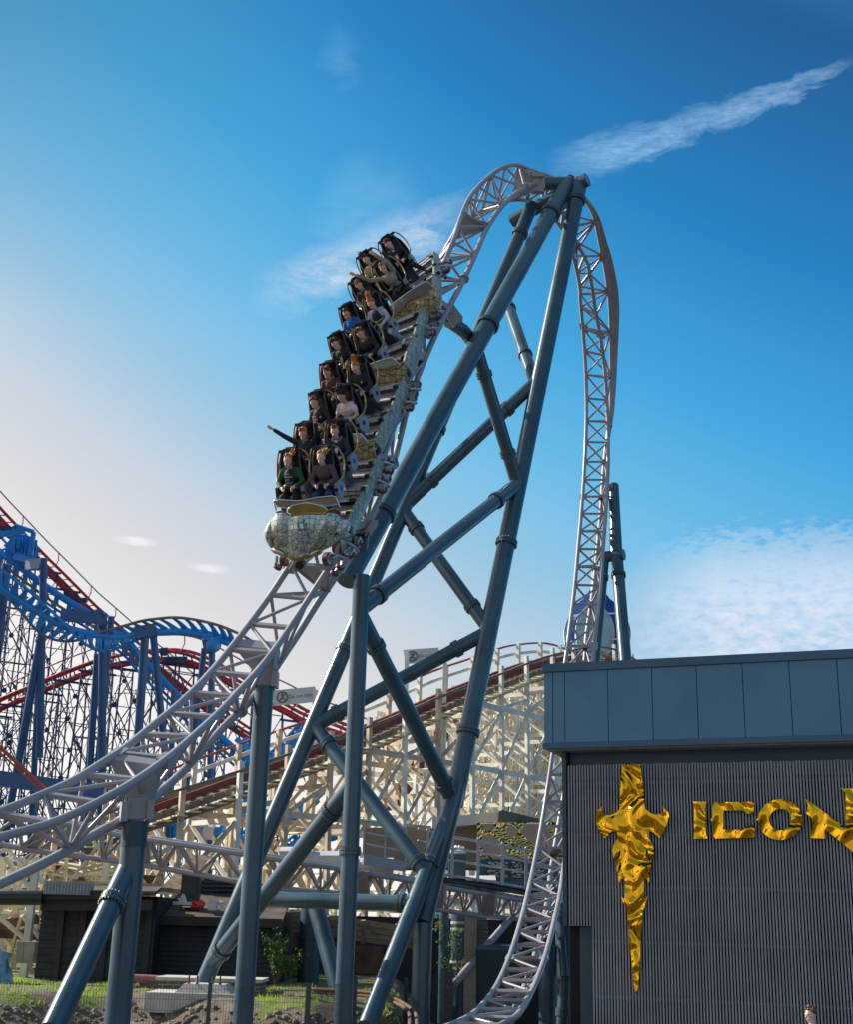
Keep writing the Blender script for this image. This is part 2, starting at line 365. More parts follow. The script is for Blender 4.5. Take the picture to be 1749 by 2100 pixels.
def pipe(name, a, b, r, parent, fl=(), mt=None, r2=None):
    mb = MB(); mb.tube(a, b, r, 32, r2); o = mb.build(name, mt or M['steel'], parent)
    L_ = (Vector(b)-Vector(a)).length
    if L_ > 5 and r2 is None:
        n_ = int(L_/3.6)
        for i in range(1, n_): w = MB(); c_ = Vector(a).lerp(Vector(b), i/n_); w.disc(c_, Vector(b)-Vector(a), r*1.012, .035, 32); w.build('weld_seam', mt or M['steel'], o)
    lg = Leg(a, b); ax = (Vector(b)-Vector(a)).normalized()
    for v in fl:
        flange(lg.on(v) if v > 3 else Vector(a).lerp(Vector(b), v), ax, r, parent)
    return lg
sup = thing('coaster_support', P(412, 2034, 31.6), 'tall blue-grey A-frame of bolted tubes and crossing braces under the track peak', 'support frame')
ZB = -1.6
main = pipe('main_strut', P(709, 1191, 30.9), P(1163, 378, 43), .262, sup, (1052, 666, 437))
back = pipe('column', P(1092, 420, 43.4), P(412, 2026, 31.6), .215, sup, (479, 880, 1330))
rleg = pipe('column', P(1190, 372, 43), P(930, 1650, 33.2), .255, sup, (410, 1113, 1500))
crossb = pipe('cross_pipe', cC(760, 545, 44.2), cC(1345, 222, 42.8), .235, sup)
arm = pipe('cross_pipe', cC(950, 253, 42.9), cC(1215, 250, 43.0), .215, sup)
pipe('cross_pipe', cC(1130, 330, 43.0), cC(1225, 215, 43.2), .20, sup)
col = Leg(P(741, 1180, 30.9), vert(P(741, 1180, 30.9), ZB)); pipe('column', col.a, col.b, .20, sup, (1745,))
br1 = pipe('column', rleg.on(1640), P(752, 2104, 28.2), .205, sup, (1770,))
j2 = P(867, 1894, 30.8); br2 = pipe('column', rleg.on(1600), j2, .235, sup); br2b = pipe('column', j2+Vector((0, 0, .03)), vert(j2, ZB), .235, sup)
brc = [('b1', back.on(1047), rleg.on(1290), .19, (1083, 1243)), ('b2', col.on(1248), rleg.on(990), .20, (1219, 1026)),
 ('b3', back.on(1035), rleg.on(775), .195, (985, 838)), ('b5', P(1036, 608, 44.6), rleg.on(800), .19, (632, 727)),
 ('b6', col.on(1262), rleg.on(1645), .20, (1325, 1607)), ('b7', back.on(1490), rleg.on(1295), .19, (1462, 1330)),
 ('b8', back.on(1485), br1.on(1790), .19, (1525, 1768)), ('b9', col.on(1608), back.on(1975), .20, (1664, 1950)),
 ('b10', back.on(1843), br1.on(1852), .19, (.93,))]
for nm, a, b, r, fl in brc: pipe('brace', a, b, r, sup, fl)
b4a = main.on(712); pipe('brace', b4a, rleg.on(998), .19, sup, (768, 930))
# elbow from the track joint to the main strut
e0 = cA(1540, 835, 36.6); e1 = cA(1640, 905, 37.2); e2 = cA(1740, 1010, 38.2)
mb = MB(); mb.ptube([e0, e0.lerp(e1, .6), e1, e1.lerp(e2, .5), e2, main.on(712)], .2, 20); mb.build('elbow_pipe', M['steel'], sup)
mb = MB(); mb.tube(cK(1380, 610, 30.4), cK(1370, 800, 30.7), .2, 28); mb.build('stub_pipe', M['steel'], sup)
# pale saddle brackets where the track sits on its supports
def bracket(p, parent, s=1.0, x=CX, u=UP):
    mb = MB(); y = Vector(u).cross(x).normalized(); mb.box(p, (x, y, u), (.24*s, .13*s, .09*s)); mb.box(p+Vector(u)*.17*s, (x, y, u), (.17*s, .1*s, .1*s))
    for sx in (-1, 1):
        mb.box(p+x*.22*s*sx+Vector(u)*.05*s, (x, y, u), (.06*s, .2*s, .17*s))
        mb.tube(p+x*.2*s*sx-Vector(u)*.18*s, p+x*.2*s*sx+Vector(u)*.28*s, .03*s, 8)
    return mb.build('saddle_bracket', M['track'], parent)
bracket(cK(1385, 560, 30.3), sup, 1.0, CX, (UP*.8+CX*.5).normalized())
bracket(cA(1545, 800, 36.4), sup, 1.0, (CX*.6-CY*.8).normalized(), (CX*.8+CY*.6).normalized())
bracket(cC(945, 252, 42.8), sup, 1.1, CY, CX)
# track-to-spine tapered boxes at those brackets
def gusset(t, p, parent=trk):
    a, b, c = tfr(t); x = (a-b).normalized(); mb = MB()
    mb.prism([a, b, p-x*.15, p+x*.15], (crv(TR1, t+.02)-crv(TR1, t-.02)).normalized()*.25); mb.build('gusset_box', M['track'], parent)
gusset(26.1, cC(930, 252, 42.8)); gusset(19.1, cA(1530, 790, 36.3)); gusset(14.3, cK(1380, 520, 30.2))
# single columns under the front of the track
c1 = thing('support_column', vert(P(541, 1425, 27.3), 0), 'slim straight blue-grey tube column under the middle of the pale track, left of the A-frame', 'column')
tp = P(541, 1410, 27.3); pipe('column_tube', tp, vert(tp, ZB), .20, c1, ()); mb = MB(); mb.disc(tp, UP, .21, .05, 28); mb.disc(tp-UP*.45, UP, .205, .02, 28); mb.build('cap_plate', M['steel'], c1)
bracket(tp+UP*.12, c1, 1.0, CX, UP); gusset(9.95, tp+UP*.2)
c2 = thing('support_column', vert(P(277, 1700, 22.6), 0), 'thick blue-grey tube column with a bolted raking leg, under the track at lower left', 'column')
tp = P(277, 1686, 22.6); pipe('column_tube', tp, vert(tp, ZB), .215, c2); lg = pipe('raking_leg', P(268, 1768, 22.5), P(106, 2112, 19.6), .185, c2, (1850,))
mb = MB(); mb.tube(tp+UP*.02, tp-UP*.42, .222, 32); mb.build('collar', M['steel_dark'], c2)
bracket(tp+UP*.14, c2, 1.0, (CX*.9-CZ*.3).normalized(), UP); gusset(4.1, tp+UP*.2)
c3 = thing('support_column', vert(S(2455, 2190, 48.6), 0), 'forked blue-grey tube column standing behind the building beside the dropping track', 'column')
pipe('column_tube', S(2446, 1934, 50.6), S(2456, 2205, 48.6), .20, c3, r2=.24); pipe('cross_pipe', S(2395, 2220, 48.8), S(2488, 2209, 48.4), .21, c3)
p1 = S(2460, 2225, 48.5); pipe('raking_leg', p1, S(2530, 3100, 43), .225, c3, (S and 1179,)); p1 = S(2413, 2225, 48.7); pipe('raking_leg', p1, S(2350, 2900, 45.5), .15, c3, (1184,))
mb = MB(); mb.box(S(2432, 1960, 50.4), (CX, CY, CZ), (.1, .32, .1)); mb.tube(S(2432, 1955, 50.4), S(2450, 1955, 50.4), .1, 12); mb.build('saddle_bracket', M['track'], c3)
# ================================================================ slatted building with the gold lettering
def mirror(name, col, sc, st, rough=.06, dist=2.0):
    m = bpy.data.materials.new(name); m.use_nodes = True; t = m.node_tree; b = t.nodes['Principled BSDF']
    b.inputs['Base Color'].default_value = (*col, 1); b.inputs['Metallic'].default_value = 1; b.inputs['Roughness'].default_value = rough
    co = N(t, 'ShaderNodeTexCoord').outputs['Object']; n = N(t, 'ShaderNodeTexNoise'); n.inputs['Scale'].default_value = sc
    n.inputs['Detail'].default_value = 1.2; n.inputs['Roughness'].default_value = .4; n.inputs['Distortion'].default_value = dist; t.links.new(co, n.inputs[0])
    bp = N(t, 'ShaderNodeBump'); bp.inputs['Strength'].default_value = st; bp.inputs['Distance'].default_value = .42
    t.links.new(n.outputs[0], bp.inputs['Height']); t.links.new(bp.outputs[0], b.inputs['Normal']); return m
M['goldm'] = mirror('gold_mirror_sheet', (1.0, .49, .022), 1.05, .85, .04, 2.2)
M['crinkle'] = mirror('crinkled_gold_foil', (1.0, .80, .30), 2.6, 1.0, .08, 3.5)
M['fascia'] = mat('blue_grey_cladding_panel', (.085, .22, .34), .45, 0, .07, .8, coat=.1)
M['fascia_trim'] = mat('dark_trim', (.05, .12, .20), .5, 0, .05, 2)
M['soffit'] = mat('soffit_board', (.30, .28, .26), .7)
M['slat'] = mat('grey_stained_timber', (.31, .325, .36), .7, 0, .10, 1.5, bump=.2, bs=60, grime=((.25, .22, .24), 3.5, .66))
M['void'] = mat('black_backing', (.008, .009, .012), .9)
wd = (CM.to_3x3() @ Vector(((-6030-874.5)/F_PX, -(1719-1049.5)/F_PX, -1))); wd = Vector((-wd.x, -wd.y, 0)).normalized()   # along the wall, to the right
wn = UP.cross(wd).normalized()
if wn.y > 0: wn = -wn                # outward normal, towards the camera
W0 = P(1117, 1535, 30.0)
def onwall(u, v, off=0.0):           # point of the (offset) wall plane seen at pixel u, v
    a = CM.translation; d = (P(u, v, 1)-a); p0 = W0+wn*off; t = (p0-a).dot(wn)/d.dot(wn); return a+d*t
def wcoord(p): q = p-W0; return q.dot(wd), p.z
cl = W0; zt = onwall(1117, 1362).z; zb = W0.z; LEN = 19.0; DEP = 6.0
bl = thing('entrance_building', vert(W0+wd*3, -1.6), 'dark building clad in narrow grey vertical slats under a deep blue-grey panelled roof band', 'building')
def wp(x, z, off=0.0): p = W0+wd*x+wn*off; return Vector((p.x, p.y, z))
mb = MB()
def wbox(mb, x0, x1, z0, z1, o0, o1):
    mb.box((wp((x0+x1)/2, (z0+z1)/2, (o0+o1)/2)), (wd, UP, wn), ((x1-x0)/2, (z1-z0)/2, abs(o1-o0)/2))
sx = wcoord(onwall(1156, 1600, -.42))[0]
wbox(mb, sx+.02, LEN, -3, zb+.02, -.8, -DEP); mb.build('backing_wall', M['void'], bl)
# fascia core and its panels: joints read off the photo
mb = MB(); wbox(mb, .03, LEN, zb+.06, zt-.06, -.03, -DEP); mb.build('fascia_core', M['void'], bl)
jx = [0]+[wcoord(cGw)[0] for cGw in [onwall((2100+.752*g)/K, (2500+.752*400)/K) for g in (138, 201, 430, 666, 904, 1150, 1401, 1658)]]
stp = jx[-1]-jx[-2]
while jx[-1]+stp < LEN: jx.append(jx[-1]+stp)
ph0 = zb+.13; ph1 = zt-.19
for a, b in zip(jx[:-1], jx[1:]):
    mb = MB(); wbox(mb, a+.008, b-.008, ph0+.008, ph1-.008, -.028, .0); mb.build('fascia_panel', M['fascia'], bl)
mb = MB(); wbox(mb, -.03, LEN, ph1, zt, -.06, .05); wbox(mb, -.03, LEN, zb, ph0, -.06, .035); mb.build('roof_trim', M['fascia_trim'], bl)
mb = MB(); wbox(mb, -.02, .04, zb, zt, -DEP, -.07); mb.build('side_panel', M['fascia_trim'], bl)
mb = MB(); wbox(mb, .05, LEN, zb-.03, zb+.055, -.07, -DEP); mb.build('soffit', M['soffit'], bl)
mb = MB(); wbox(mb, 0, LEN, zt-.05, zt+.03, -.1, -DEP); mb.build('roof', M['fascia_trim'], bl)
# slats
zs0 = onwall(1180, 1562, -.36).z; slb = onwall(1180, 2500*1/1+0, -.36).z if False else None
mb = MB(); mb2 = MB(); x = sx+.13; xn = wcoord(onwall(1212, 1990, -.36))[0]; zlow = wcoord(onwall(1170, 1898, -.36))[1]; random.seed(3)
while x < LEN-.1:
    zb_ = zlow if x < xn-.0 and x < sx+.62 else -3.0
    z1 = zb-.34+random.uniform(-.012, .012); w = .0175+random.uniform(-.0012, .0012)
    wbox(mb, x-w, x+w, zb_, z1, -.415, -.40+random.uniform(-.004, .004)); x += .0665
mb.build('slat_cladding', M['slat'], bl)
mb = MB(); z = zb-.75
while z > -3: wbox(mb, sx+(.66 if z < zlow else .1), LEN, z-.03, z+.03, -.50, -.465); z -= 1.15
wbox(mb, sx+.1, LEN, zb-.62, zb-.03, -.7, -.60); mb.build('batten', M['steel_dark'], bl)
mb = MB(); wbox(mb, sx-.02, sx+.075, zlow, zb-.03, -.8, -.38); wbox(mb, sx+.3, sx+.36+.22, -3, zlow-.02, -.78, -.62); mb.build('corner_post', M['steel_dark'], bl)
# gold sign sheets stand proud of the slats
def cutout(name, pts, label, cat, group=None, hole=None):
    P3 = [onwall((2100+.752*x)/K, (2500+.752*y)/K, -.33) for x, y in pts]
    c = sum(P3, Vector())/len(P3); mb = MB(); mb.prism(P3, wn*.03)
    o = mb.build(name, M['goldm'], None, c); tag(o, label, cat, group); return o
EMB = [(508,724),(525,730),(555,728),(585,725),(600,724),(608,770),(618,850),(628,960),(660,985),(690,992),(712,985),(728,970),(718,945),(735,955),(752,980),(756,1000),(745,1040),(730,1070),(718,1100),(705,1117),(690,1100),(670,1085),(650,1078),(648,1120),(665,1140),(677,1180),(672,1215),(660,1245),(655,1225),(640,1180),(632,1180),(630,1210),(645,1225),(660,1250),(660,1280),(648,1300),(640,1270),(625,1240),(622,1260),(640,1280),(650,1310),(652,1340),(645,1355),(640,1335),(628,1325),(622,1340),(622,1430),(640,1425),(638,1440),(628,1465),(625,1490),(615,1500),(612,1560),(605,1640),(603,1720),(600,1800),(592,1900),(580,1940),(570,1900),(562,1820),(555,1740),(548,1680),(540,1600),(535,1530),(530,1490),(520,1470),(508,1445),(500,1428),(522,1435),(522,1340),(515,1328),(500,1330),(492,1355),(485,1335),(486,1305),(495,1285),(505,1265),(500,1240),(490,1260),(482,1295),(474,1270),(472,1245),(485,1225),(497,1205),(500,1180),(490,1185),(475,1240),(460,1215),(456,1180),(465,1140),(485,1115),(478,1080),(450,1080),(430,1105),(412,1115),(400,1095),(385,1070),(370,1035),(368,1000),(378,970),(400,948),(398,975),(412,990),(440,995),(470,985),(492,965),(497,880),(500,800)]
cutout('wall_emblem', EMB, 'tall rippled gold cut-out emblem shaped like an ornate dagger with two horned arms', 'emblem')
GR = 'gold letters on the slatted wall'
cutout('sign_letter', [(878,922),(955,922),(948,940),(948,1010),(958,1020),(948,1035),(950,1095),(962,1118),(885,1118),(888,1095),(888,945)], 'rippled gold letter I, first of the row beside the dagger emblem', 'letter', GR)
cutout('sign_letter', [(995,925),(1195,922),(1207,935),(1203,988),(1165,985),(1150,970),(1043,968),(1042,1070),(1150,1072),(1155,1055),(1205,1045),(1212,1105),(1205,1113),(1000,1118),(987,1100),(988,1050),(976,1015),(986,1005),(985,940)], 'rippled gold letter C between the I and the O on the slats', 'letter', GR)
ring = [(1343+117*cos(a)+(8 if abs(sin(a)) < .12 and False else 0), 1017+108*sin(a)) for a in [2*pi*i/48+.03 for i in range(48)]]
def gpt(x, y, off): return onwall((2100+.752*x)/K, (2500+.752*y)/K, off)
mb = MB(); no = 64; front = []; back = []
for i in range(no):
    a = 2*pi*i/no; e = 10 if i in (0, no//2) else 0
    for rr in ((117+e, 108), (59, 57)):
        front.append(gpt(1343+rr[0]*cos(a), 1017+rr[1]*sin(a), -.30)); back.append(gpt(1343+rr[0]*cos(a), 1017+rr[1]*sin(a), -.33))
fs = []
for i in range(no):
    a, b, c, d = 2*i, 2*i+1, (2*i+3) % (2*no), (2*i+2) % (2*no); m2 = 2*no
    fs += [(a, b, c, d), (a+m2, d+m2, c+m2, b+m2), (a, d, d+m2, a+m2), (b, b+m2, c+m2, c)]
mb.add(front+back, fs); tag(mb.build('sign_letter', M['goldm'], None, sum(front, Vector())/len(front)), 'round gold letter O with a circular hole, third in the row', 'letter', GR)
cutout('sign_letter', [(1472,902),(1520,935),(1600,995),(1692,1062),(1690,875),(1665,852),(1850,852),(1835,875),(1833,1240),(1760,1215),(1700,1165),(1640,1115),(1578,1068),(1582,1118),(1503,1115),(1512,1060),(1512,1010),(1482,985),(1492,940)], 'big gold letter N with a long dark diagonal, cut by the right photo edge', 'letter', GR)

# ================================================================ ground
M['grass_soil'] = mat('grass_and_soil', (.13, .17, .03), .9, 0, .3, 1.2, bump=.6, bs=25, grime=((.17, .13, .08), .9, .56))
M['soil'] = mat('rubble_soil', (.15, .12, .09), .9, 0, .35, 2.5, bump=.8, bs=18, grime=((.07, .055, .045), 2.0, .5))
M['tarmac'] = mat('tarmac', (.06, .06, .062), .9, 0, .2, 2, bump=.3, bs=60)
def gz(x, y):
    ye = 31.0+1.2*noise.noise(Vector((x*.25, 3, 0)))+(.8 if x > -4 else 2.2 if x < -7.5 else 2.2-(x+7.5)*.4); z = 0.0
    if y < ye: z = -min(1.55, (ye-y)*.55)
    if x > -.6: z -= min(1.7, (x+.6)*1.2)
    z += .16*noise.noise(Vector((x*.6, y*.6, 1)))*(1 if y < 36 else .4)+.05*noise.noise(Vector((x*2.3, y*2.3, 5)))
    return z
mb = MB(); mb.sheet([[(x*900, y*900-100, -1.75) for x in (-1, -.3, .3, 1)] for y in (0, .5, 1.2)], smooth=False)
gr = mb.build('ground', M['tarmac'], None); tag(gr, kind='structure')
ys = [23+i*.22 for i in range(75)]+[42, 48, 60]; xs = [-15+i*.25 for i in range(90)]
mb = MB(); g = [[(x, y, gz(x, y)) for x in xs] for y in ys]; mb.sheet(g)
for f, i in zip(mb.f, range(len(mb.f))):
    c = sum((mb.v[k] for k in f), Vector())/4; ye = 29; mb.mi[i] = 1 if c.z < -.28 or noise.noise(Vector((c.x*.8, c.y*.8, 9))) > .02 else 0
bank = mb.build('ground', [M['grass_soil'], M['soil']], None); tag(bank, kind='structure')
# grass blades and rubble
def leafmat(name, a, b):
    m = mat(name, a, .6, 0, .4, 3); t = m.node_tree; bs = t.nodes['Principled BSDF']
    bs.inputs['Subsurface Weight'].default_value = 0
    tr = N(t, 'ShaderNodeBsdfTranslucent'); tr.inputs[0].default_value = (*b, 1); mx = N(t, 'ShaderNodeMixShader'); mx.inputs[0].default_value = .45
    t.links.new(bs.outputs[0], mx.inputs[1]); t.links.new(tr.outputs[0], mx.inputs[2]); t.links.new(mx.outputs[0], t.nodes['Material Output'].inputs[0]); return m
M['blade'] = leafmat('grass_blade', (.17, .26, .03), (.45, .60, .06)); M['leaf'] = leafmat('leaf', (.05, .10, .02), (.12, .25, .03))
random.seed(11); mb = MB()
for _ in range(30000):
    x = random.uniform(-14.5, 6.5); y = random.uniform(28.5, 40); z = gz(x, y)
    if z < -.55 or noise.noise(Vector((x*.8, y*.8, 9))) > .02: continue
    if noise.noise(Vector((x*.5, y*.5, 20))) < -.12 and random.random() < .8: continue
    h = random.uniform(.04, .11)*(1.9 if random.random() < .06 else 1); a = random.uniform(0, 2*pi); w = .012
    dx, dy = cos(a)*w, sin(a)*w; lx, ly = random.uniform(-.06, .06), random.uniform(-.06, .06)
    mb.add([(x-dx, y-dy, z-.01), (x+dx, y+dy, z-.01), (x+lx, y+ly, z+h)], [(0, 1, 2)])
tag(mb.build('grass', M['blade'], None, (0, 30, 0)), 'short bright green grass on top of the rubble bank', 'grass', kind='stuff')
M['rock'] = mat('grey_brown_rock', (.22, .18, .15), .85, 0, .35, 1.5, bump=.5, bs=20)
mb = MB()
for _ in range(5200):
    x = random.uniform(-14, 6.5); y = random.uniform(26, 33.4); z = gz(x, y)
    if z > -.16: continue
    r = random.uniform(.03, .085); a = random.uniform(0, pi); e = random.uniform(-.4, .4)
    mb.ell((x, y, z+r*.3), ((cos(a), sin(a), e), (-sin(a), cos(a), 0), (0, 0, 1)), (r*random.uniform(.8, 1.5), r, r*random.uniform(.5, .9)), 6, 4)
mb.sm = [False]*len(mb.sm)
tag(mb.build('rubble', M['rock'], None, (0, 28, 0)), 'grey brown stones covering the slope behind the wire fence', 'rubble', kind='stuff')

# footing of the back leg, brick plinth
M['concrete'] = mat('pale_concrete', (.50, .48, .44), .8, 0, .12, 3, bump=.3, bs=30)
def brickmat():
    m = bpy.data.materials.new('grey_brick'); m.use_nodes = True; t = m.node_tree; b = t.nodes['Principled BSDF']; b.inputs['Roughness'].default_value = .85
    co = N(t, 'ShaderNodeTexCoord').outputs['Object']; mp = N(t, 'ShaderNodeMapping'); mp.inputs['Rotation'].default_value = (R(90), 0, 0); t.links.new(co, mp.inputs[0])
    k = N(t, 'ShaderNodeTexBrick'); k.inputs['Scale'].default_value = 1; k.inputs['Brick Width'].default_value = .26; k.inputs['Row Height'].default_value = .095
    k.inputs['Mortar Size'].default_value = .011; k.inputs['Color1'].default_value = (.10, .095, .10, 1); k.inputs['Color2'].default_value = (.17, .15, .15, 1); k.inputs['Mortar'].default_value = (.38, .36, .33, 1)
    t.links.new(mp.outputs[0], k.inputs[0]); t.links.new(k.outputs[0], b.inputs['Base Color']); return m
M['brick'] = brickmat()
fc = P(420, 2038, 31.0); M['iron'] = mat('rusty_iron', (.16, .07, .035), .8); ft = thing('concrete_footing', (fc.x, fc.y, 0), 'white concrete foundation block with rusty anchor bolts under the raking blue-grey legs', 'foundation')
z0 = fc.z; mb = MB()
def frustum(mb, c, a, b, h): mb.add([c+Vector((sx_*a[0], sy_*a[1], 0)) for sx_, sy_ in ((-1, -1), (1, -1), (1, 1), (-1, 1))]+[c+Vector((sx_*b[0], sy_*b[1], h)) for sx_, sy_ in ((-1, -1), (1, -1), (1, 1), (-1, 1))], [(3, 2, 1, 0), (4, 5, 6, 7), (0, 1, 5, 4), (1, 2, 6, 5), (2, 3, 7, 6), (3, 0, 4, 7)])
frustum(mb, Vector((fc.x+.02, fc.y, z0+.04)), (.66, .55), (.48, .42), .2); mb.abox(fc.x-1.3, fc.x+.9, fc.y-.7, fc.y+.9, z0-.4, z0+.04); mb.build('plinth_block', M['concrete'], ft)
for dx in (-.36, -.16, .2, .38):
    mb = MB(); mb.tube((fc.x+dx, fc.y-.34, z0+.22), (fc.x+dx, fc.y-.34, z0+.42), .022, 8); mb.tube((fc.x+dx, fc.y-.34, z0+.24), (fc.x+dx, fc.y-.34, z0+.27), .04, 6); mb.build('anchor_bolt', M['iron'], ft)
bc = P(440, 1992, 33.5); bk = thing('brick_wall', (bc.x, bc.y, 0), 'low grey brick plinth with pale slab top behind the concrete footing', 'low wall')
xr = P(532, 2010, 32.5).x; xl = P(330, 2010, 33).x; zt_ = P(330, 2003, 33).z
mb = MB(); mb.abox(xl, xr, 34.7, 36, -.3, zt_-.06); mb.build('brickwork', M['brick'], bk); mb = MB(); mb.abox(xl-.06, xr+.06, 34.6, 36.1, zt_-.06, zt_+.02); mb.build('coping_slab', M['concrete'], bk)
mb = MB(); a = P(275, 2005, 34.2); b = P(335, 2008, 34.2); mb.ptube([a, (a+b)/2, b], .1, 12); tag(mb.build('pipe', mat('dusty_red_pipe', (.33, .13, .12), .6), None, a), 'dusty red drain pipe lying in the grass left of the brick plinth', 'pipe')

# wire mesh fence: posts and panels
M['fence'] = mat('dark_green_grey_coating', (.05, .06, .065), .5, 0, .1, 5)
FD = 25.0; fp = [(-60, 2003), (160, 2008), (430, 2028), (632, 2029), (728, 2031)]
fz = P(430, 2028, FD).z; FX = []
fen = thing('mesh_fence', P(430, 2100, FD), 'low dark wire mesh fence with square posts in front of the rubble bank', 'fence')
for u, v in ((-160, 2000), (145, 2012), (430, 2026), (632, 2029)):
    a = P(u, v, FD); FX.append(Vector((a.x, a.y, fz))); mb = MB(); mb.abox(a.x-.035, a.x+.035, a.y-.035, a.y+.035, -1.7, fz+.12); mb.build('post', M['fence'], fen)
for a, b in zip(FX[:-1], FX[1:]):
    mb = MB(); n = int((b-a).length/.055); 
    for i in range(n+1):
        q = a.lerp(b, i/n); mb.add([q+Vector((-.003, -.05, .06)), q+Vector((.003, -.05, .06)), q+Vector((.003, 0, 0)), q+Vector((-.003, 0, 0)), q+Vector((.003, 0, -1.6)), q+Vector((-.003, 0, -1.6))], [(0, 1, 2, 3), (3, 2, 4, 5)])
    for k in range(9): mb.tube(a-UP*(k*.2), b-UP*(k*.2), .004, 4)
    mb.build('mesh_panel', M['fence'], fen)
f2 = thing('mesh_fence', P(728, 2100, 27), 'taller dark mesh fence turning away behind the A-frame columns beside the miniature rail', 'fence')
pts = [P(632, 2029, FD), P(728, 2010, 29), P(832, 2014, 31), P(909, 1994, 30), P(925, 1990, 31.5)]
for i, q in enumerate(pts):
    mb = MB(); mb.abox(q.x-.045, q.x+.045, q.y-.045, q.y+.045, -1.7, q.z+.1); mb.build('post', M['fence'], f2)
for a, b in zip(pts[:-1], pts[1:]):
    mb = MB(); n = int((b-a).length/.055)
    for i in range(n+1):
        q = a.lerp(b, i/n); mb.add([q+Vector((-.003, 0, 0)), q+Vector((.003, 0, 0)), q+Vector((.003, 0, -2)), q+Vector((-.003, 0, -2))], [(0, 1, 2, 3)])
    for k in range(10): mb.tube(a-UP*(k*.2), b-UP*(k*.2), .004, 4)
    mb.build('mesh_panel', M['fence'], f2)
# miniature railway curve
M['rust'] = mat('rust_brown', (.14, .075, .05), .8, 0, .2, 4)
rl = thing('miniature_railway', ground_hit(770, 2080, -.6), 'pair of rusty narrow rails curving through the ballast behind the mesh fence', 'rail line')
for k, off in enumerate((0, .6)):
    pr = [P(u, v, d) for u, v, d in ((640, 2034-off*10, 33), (740, 2040-off*12, 32), (800, 2052-off*14, 30.5), (835+off*20, 2072, 28.8), (840+off*24, 2100, 26.5), (835+off*26, 2130, 24.5))]
    mb = MB(); mb.ptube(samp(pr, 0, 5, 30), .045, 6); mb.build('rail', M['rust'], rl)
# shrubs by the sheds
def shrub(c, h, n, label, cname='shrub', seed=1, w=.6):
    random.seed(seed); t = thing(cname, c, label, 'plant'); mb = MB(); mb2 = MB()
    for _ in range(n):
        a = random.uniform(0, 2*pi); top = c+Vector((cos(a)*w*random.uniform(.2, 1), sin(a)*w*.6*random.uniform(.2, 1), h*random.uniform(.4, 1)))
        mid = c.lerp(top, .55)+Vector((0, 0, .12*h)); ps = [c, mid, top]; mb.ptube(ps, [.012, .008, .004], 4)
        for _ in range(34):
            q = crv(ps, random.uniform(.5, 2)); q = q+Vector([random.uniform(-.1, .1) for _ in range(3)])*(w/.5); s_ = random.uniform(.03, .07)
            u_ = Vector([random.uniform(-1, 1) for _ in range(3)]).normalized(); v_ = u_.orthogonal().normalized()
            mb2.add([q-u_*s_, q+v_*s_*.5, q+u_*s_, q-v_*s_*.5], [(0, 1, 2, 3)])
    mb.build('stems', M['rust'], t); mb2.build('foliage', M['leaf'], t)
shrub(P(562, 2018, 36), 1.5, 16, 'leggy light green shrub growing in front of the dark shed door', seed=2)
shrub(P(590, 2016, 35.5), .9, 10, 'low bushy green weed beside the shed wall, right of the leggy shrub', seed=5)
shrub(vert(P(930, 1950, 41), -.6), 2.6, 14, 'spiky green plant behind the A-frame under the pale truss', seed=8, w=.8)
# ================================================================ low launch track with its service walkway
lt = thing('launch_track', S(1300, 3700, 37), 'low horizontal pale truss track running behind the blue-grey columns', 'coaster track')
TOPR = [((-120,3240),38.5),((272,3284),38.2),((494,3330),38),((700,3361),37.8),((1065,3418),37.6),((1342,3460),38.2),((1614,3506),39.5),((1762,3534),41),((1898,3556),42.2),((2030,3578),43.2),((2166,3598),44),((2330,3622),44.8)]
LOWR = [((-120,3340),38.5),((167,3393),38.4),((477,3432),38.2),((700,3468),38),((1058,3531),37.8),((1342,3560),38.3),((1600,3600),39.6),((1742,3622),41),((1882,3642),42.2),((2010,3655),43.2),((2140,3670),44),((2300,3690),44.8)]
tpn = [S(x, y, d-.35) for (x, y), d in TOPR]; tpb = [S(x+14, y-6, d+.5) for (x, y), d in TOPR]; lwn = [S(x, y, d) for (x, y), d in LOWR]
for nm, pts, r in (('rail', tpn, .075), ('rail', tpb, .075), ('spine', lwn, .08)):
    mb = MB(); mb.ptube(samp(pts, 0, 11, 66), r, 10); mb.build(nm, M['track'], lt)
for i in range(44):
    t = 11*i/44; mb = MB(); a, b = crv(tpn, t), crv(tpb, t); c = crv(lwn, t); c2 = crv(lwn, min(11, t+.25)); a2, b2 = crv(tpn, min(11, t+.25)), crv(tpb, min(11, t+.25))
    mb.tube(a, b, .04, 8)
    if i % 2 == 0:
        for q in (a, b): mb.tube(q, c2, .045, 8)
        mb.tube(a2, c2, .04, 8)
    else:
        for q in (a2, b2): mb.tube(q, c, .045, 8)
    if i % 6 == 3: mb.prism([a, b, c+CX*.1, c-CX*.1], CX*.35)
    mb.build('truss_web', M['track'], lt)
M['whitebox'] = mat('pale_painted_box', (.55, .54, .55), .5, 0, .08, 2)
for x, y, w in ((1270,3425,.9),(1460,3452,.8),(1880,3520,.8),(1180,3408,.5)):
    mb = MB(); mb.box(S(x, y, 43 if x > 1700 else 39.2), (CX, CY, CZ), (w, .2, .25)); mb.build('motor_box', M['whitebox'], lt)
for x0_, y0_, dm in ((1830, 3640, .17),): pass
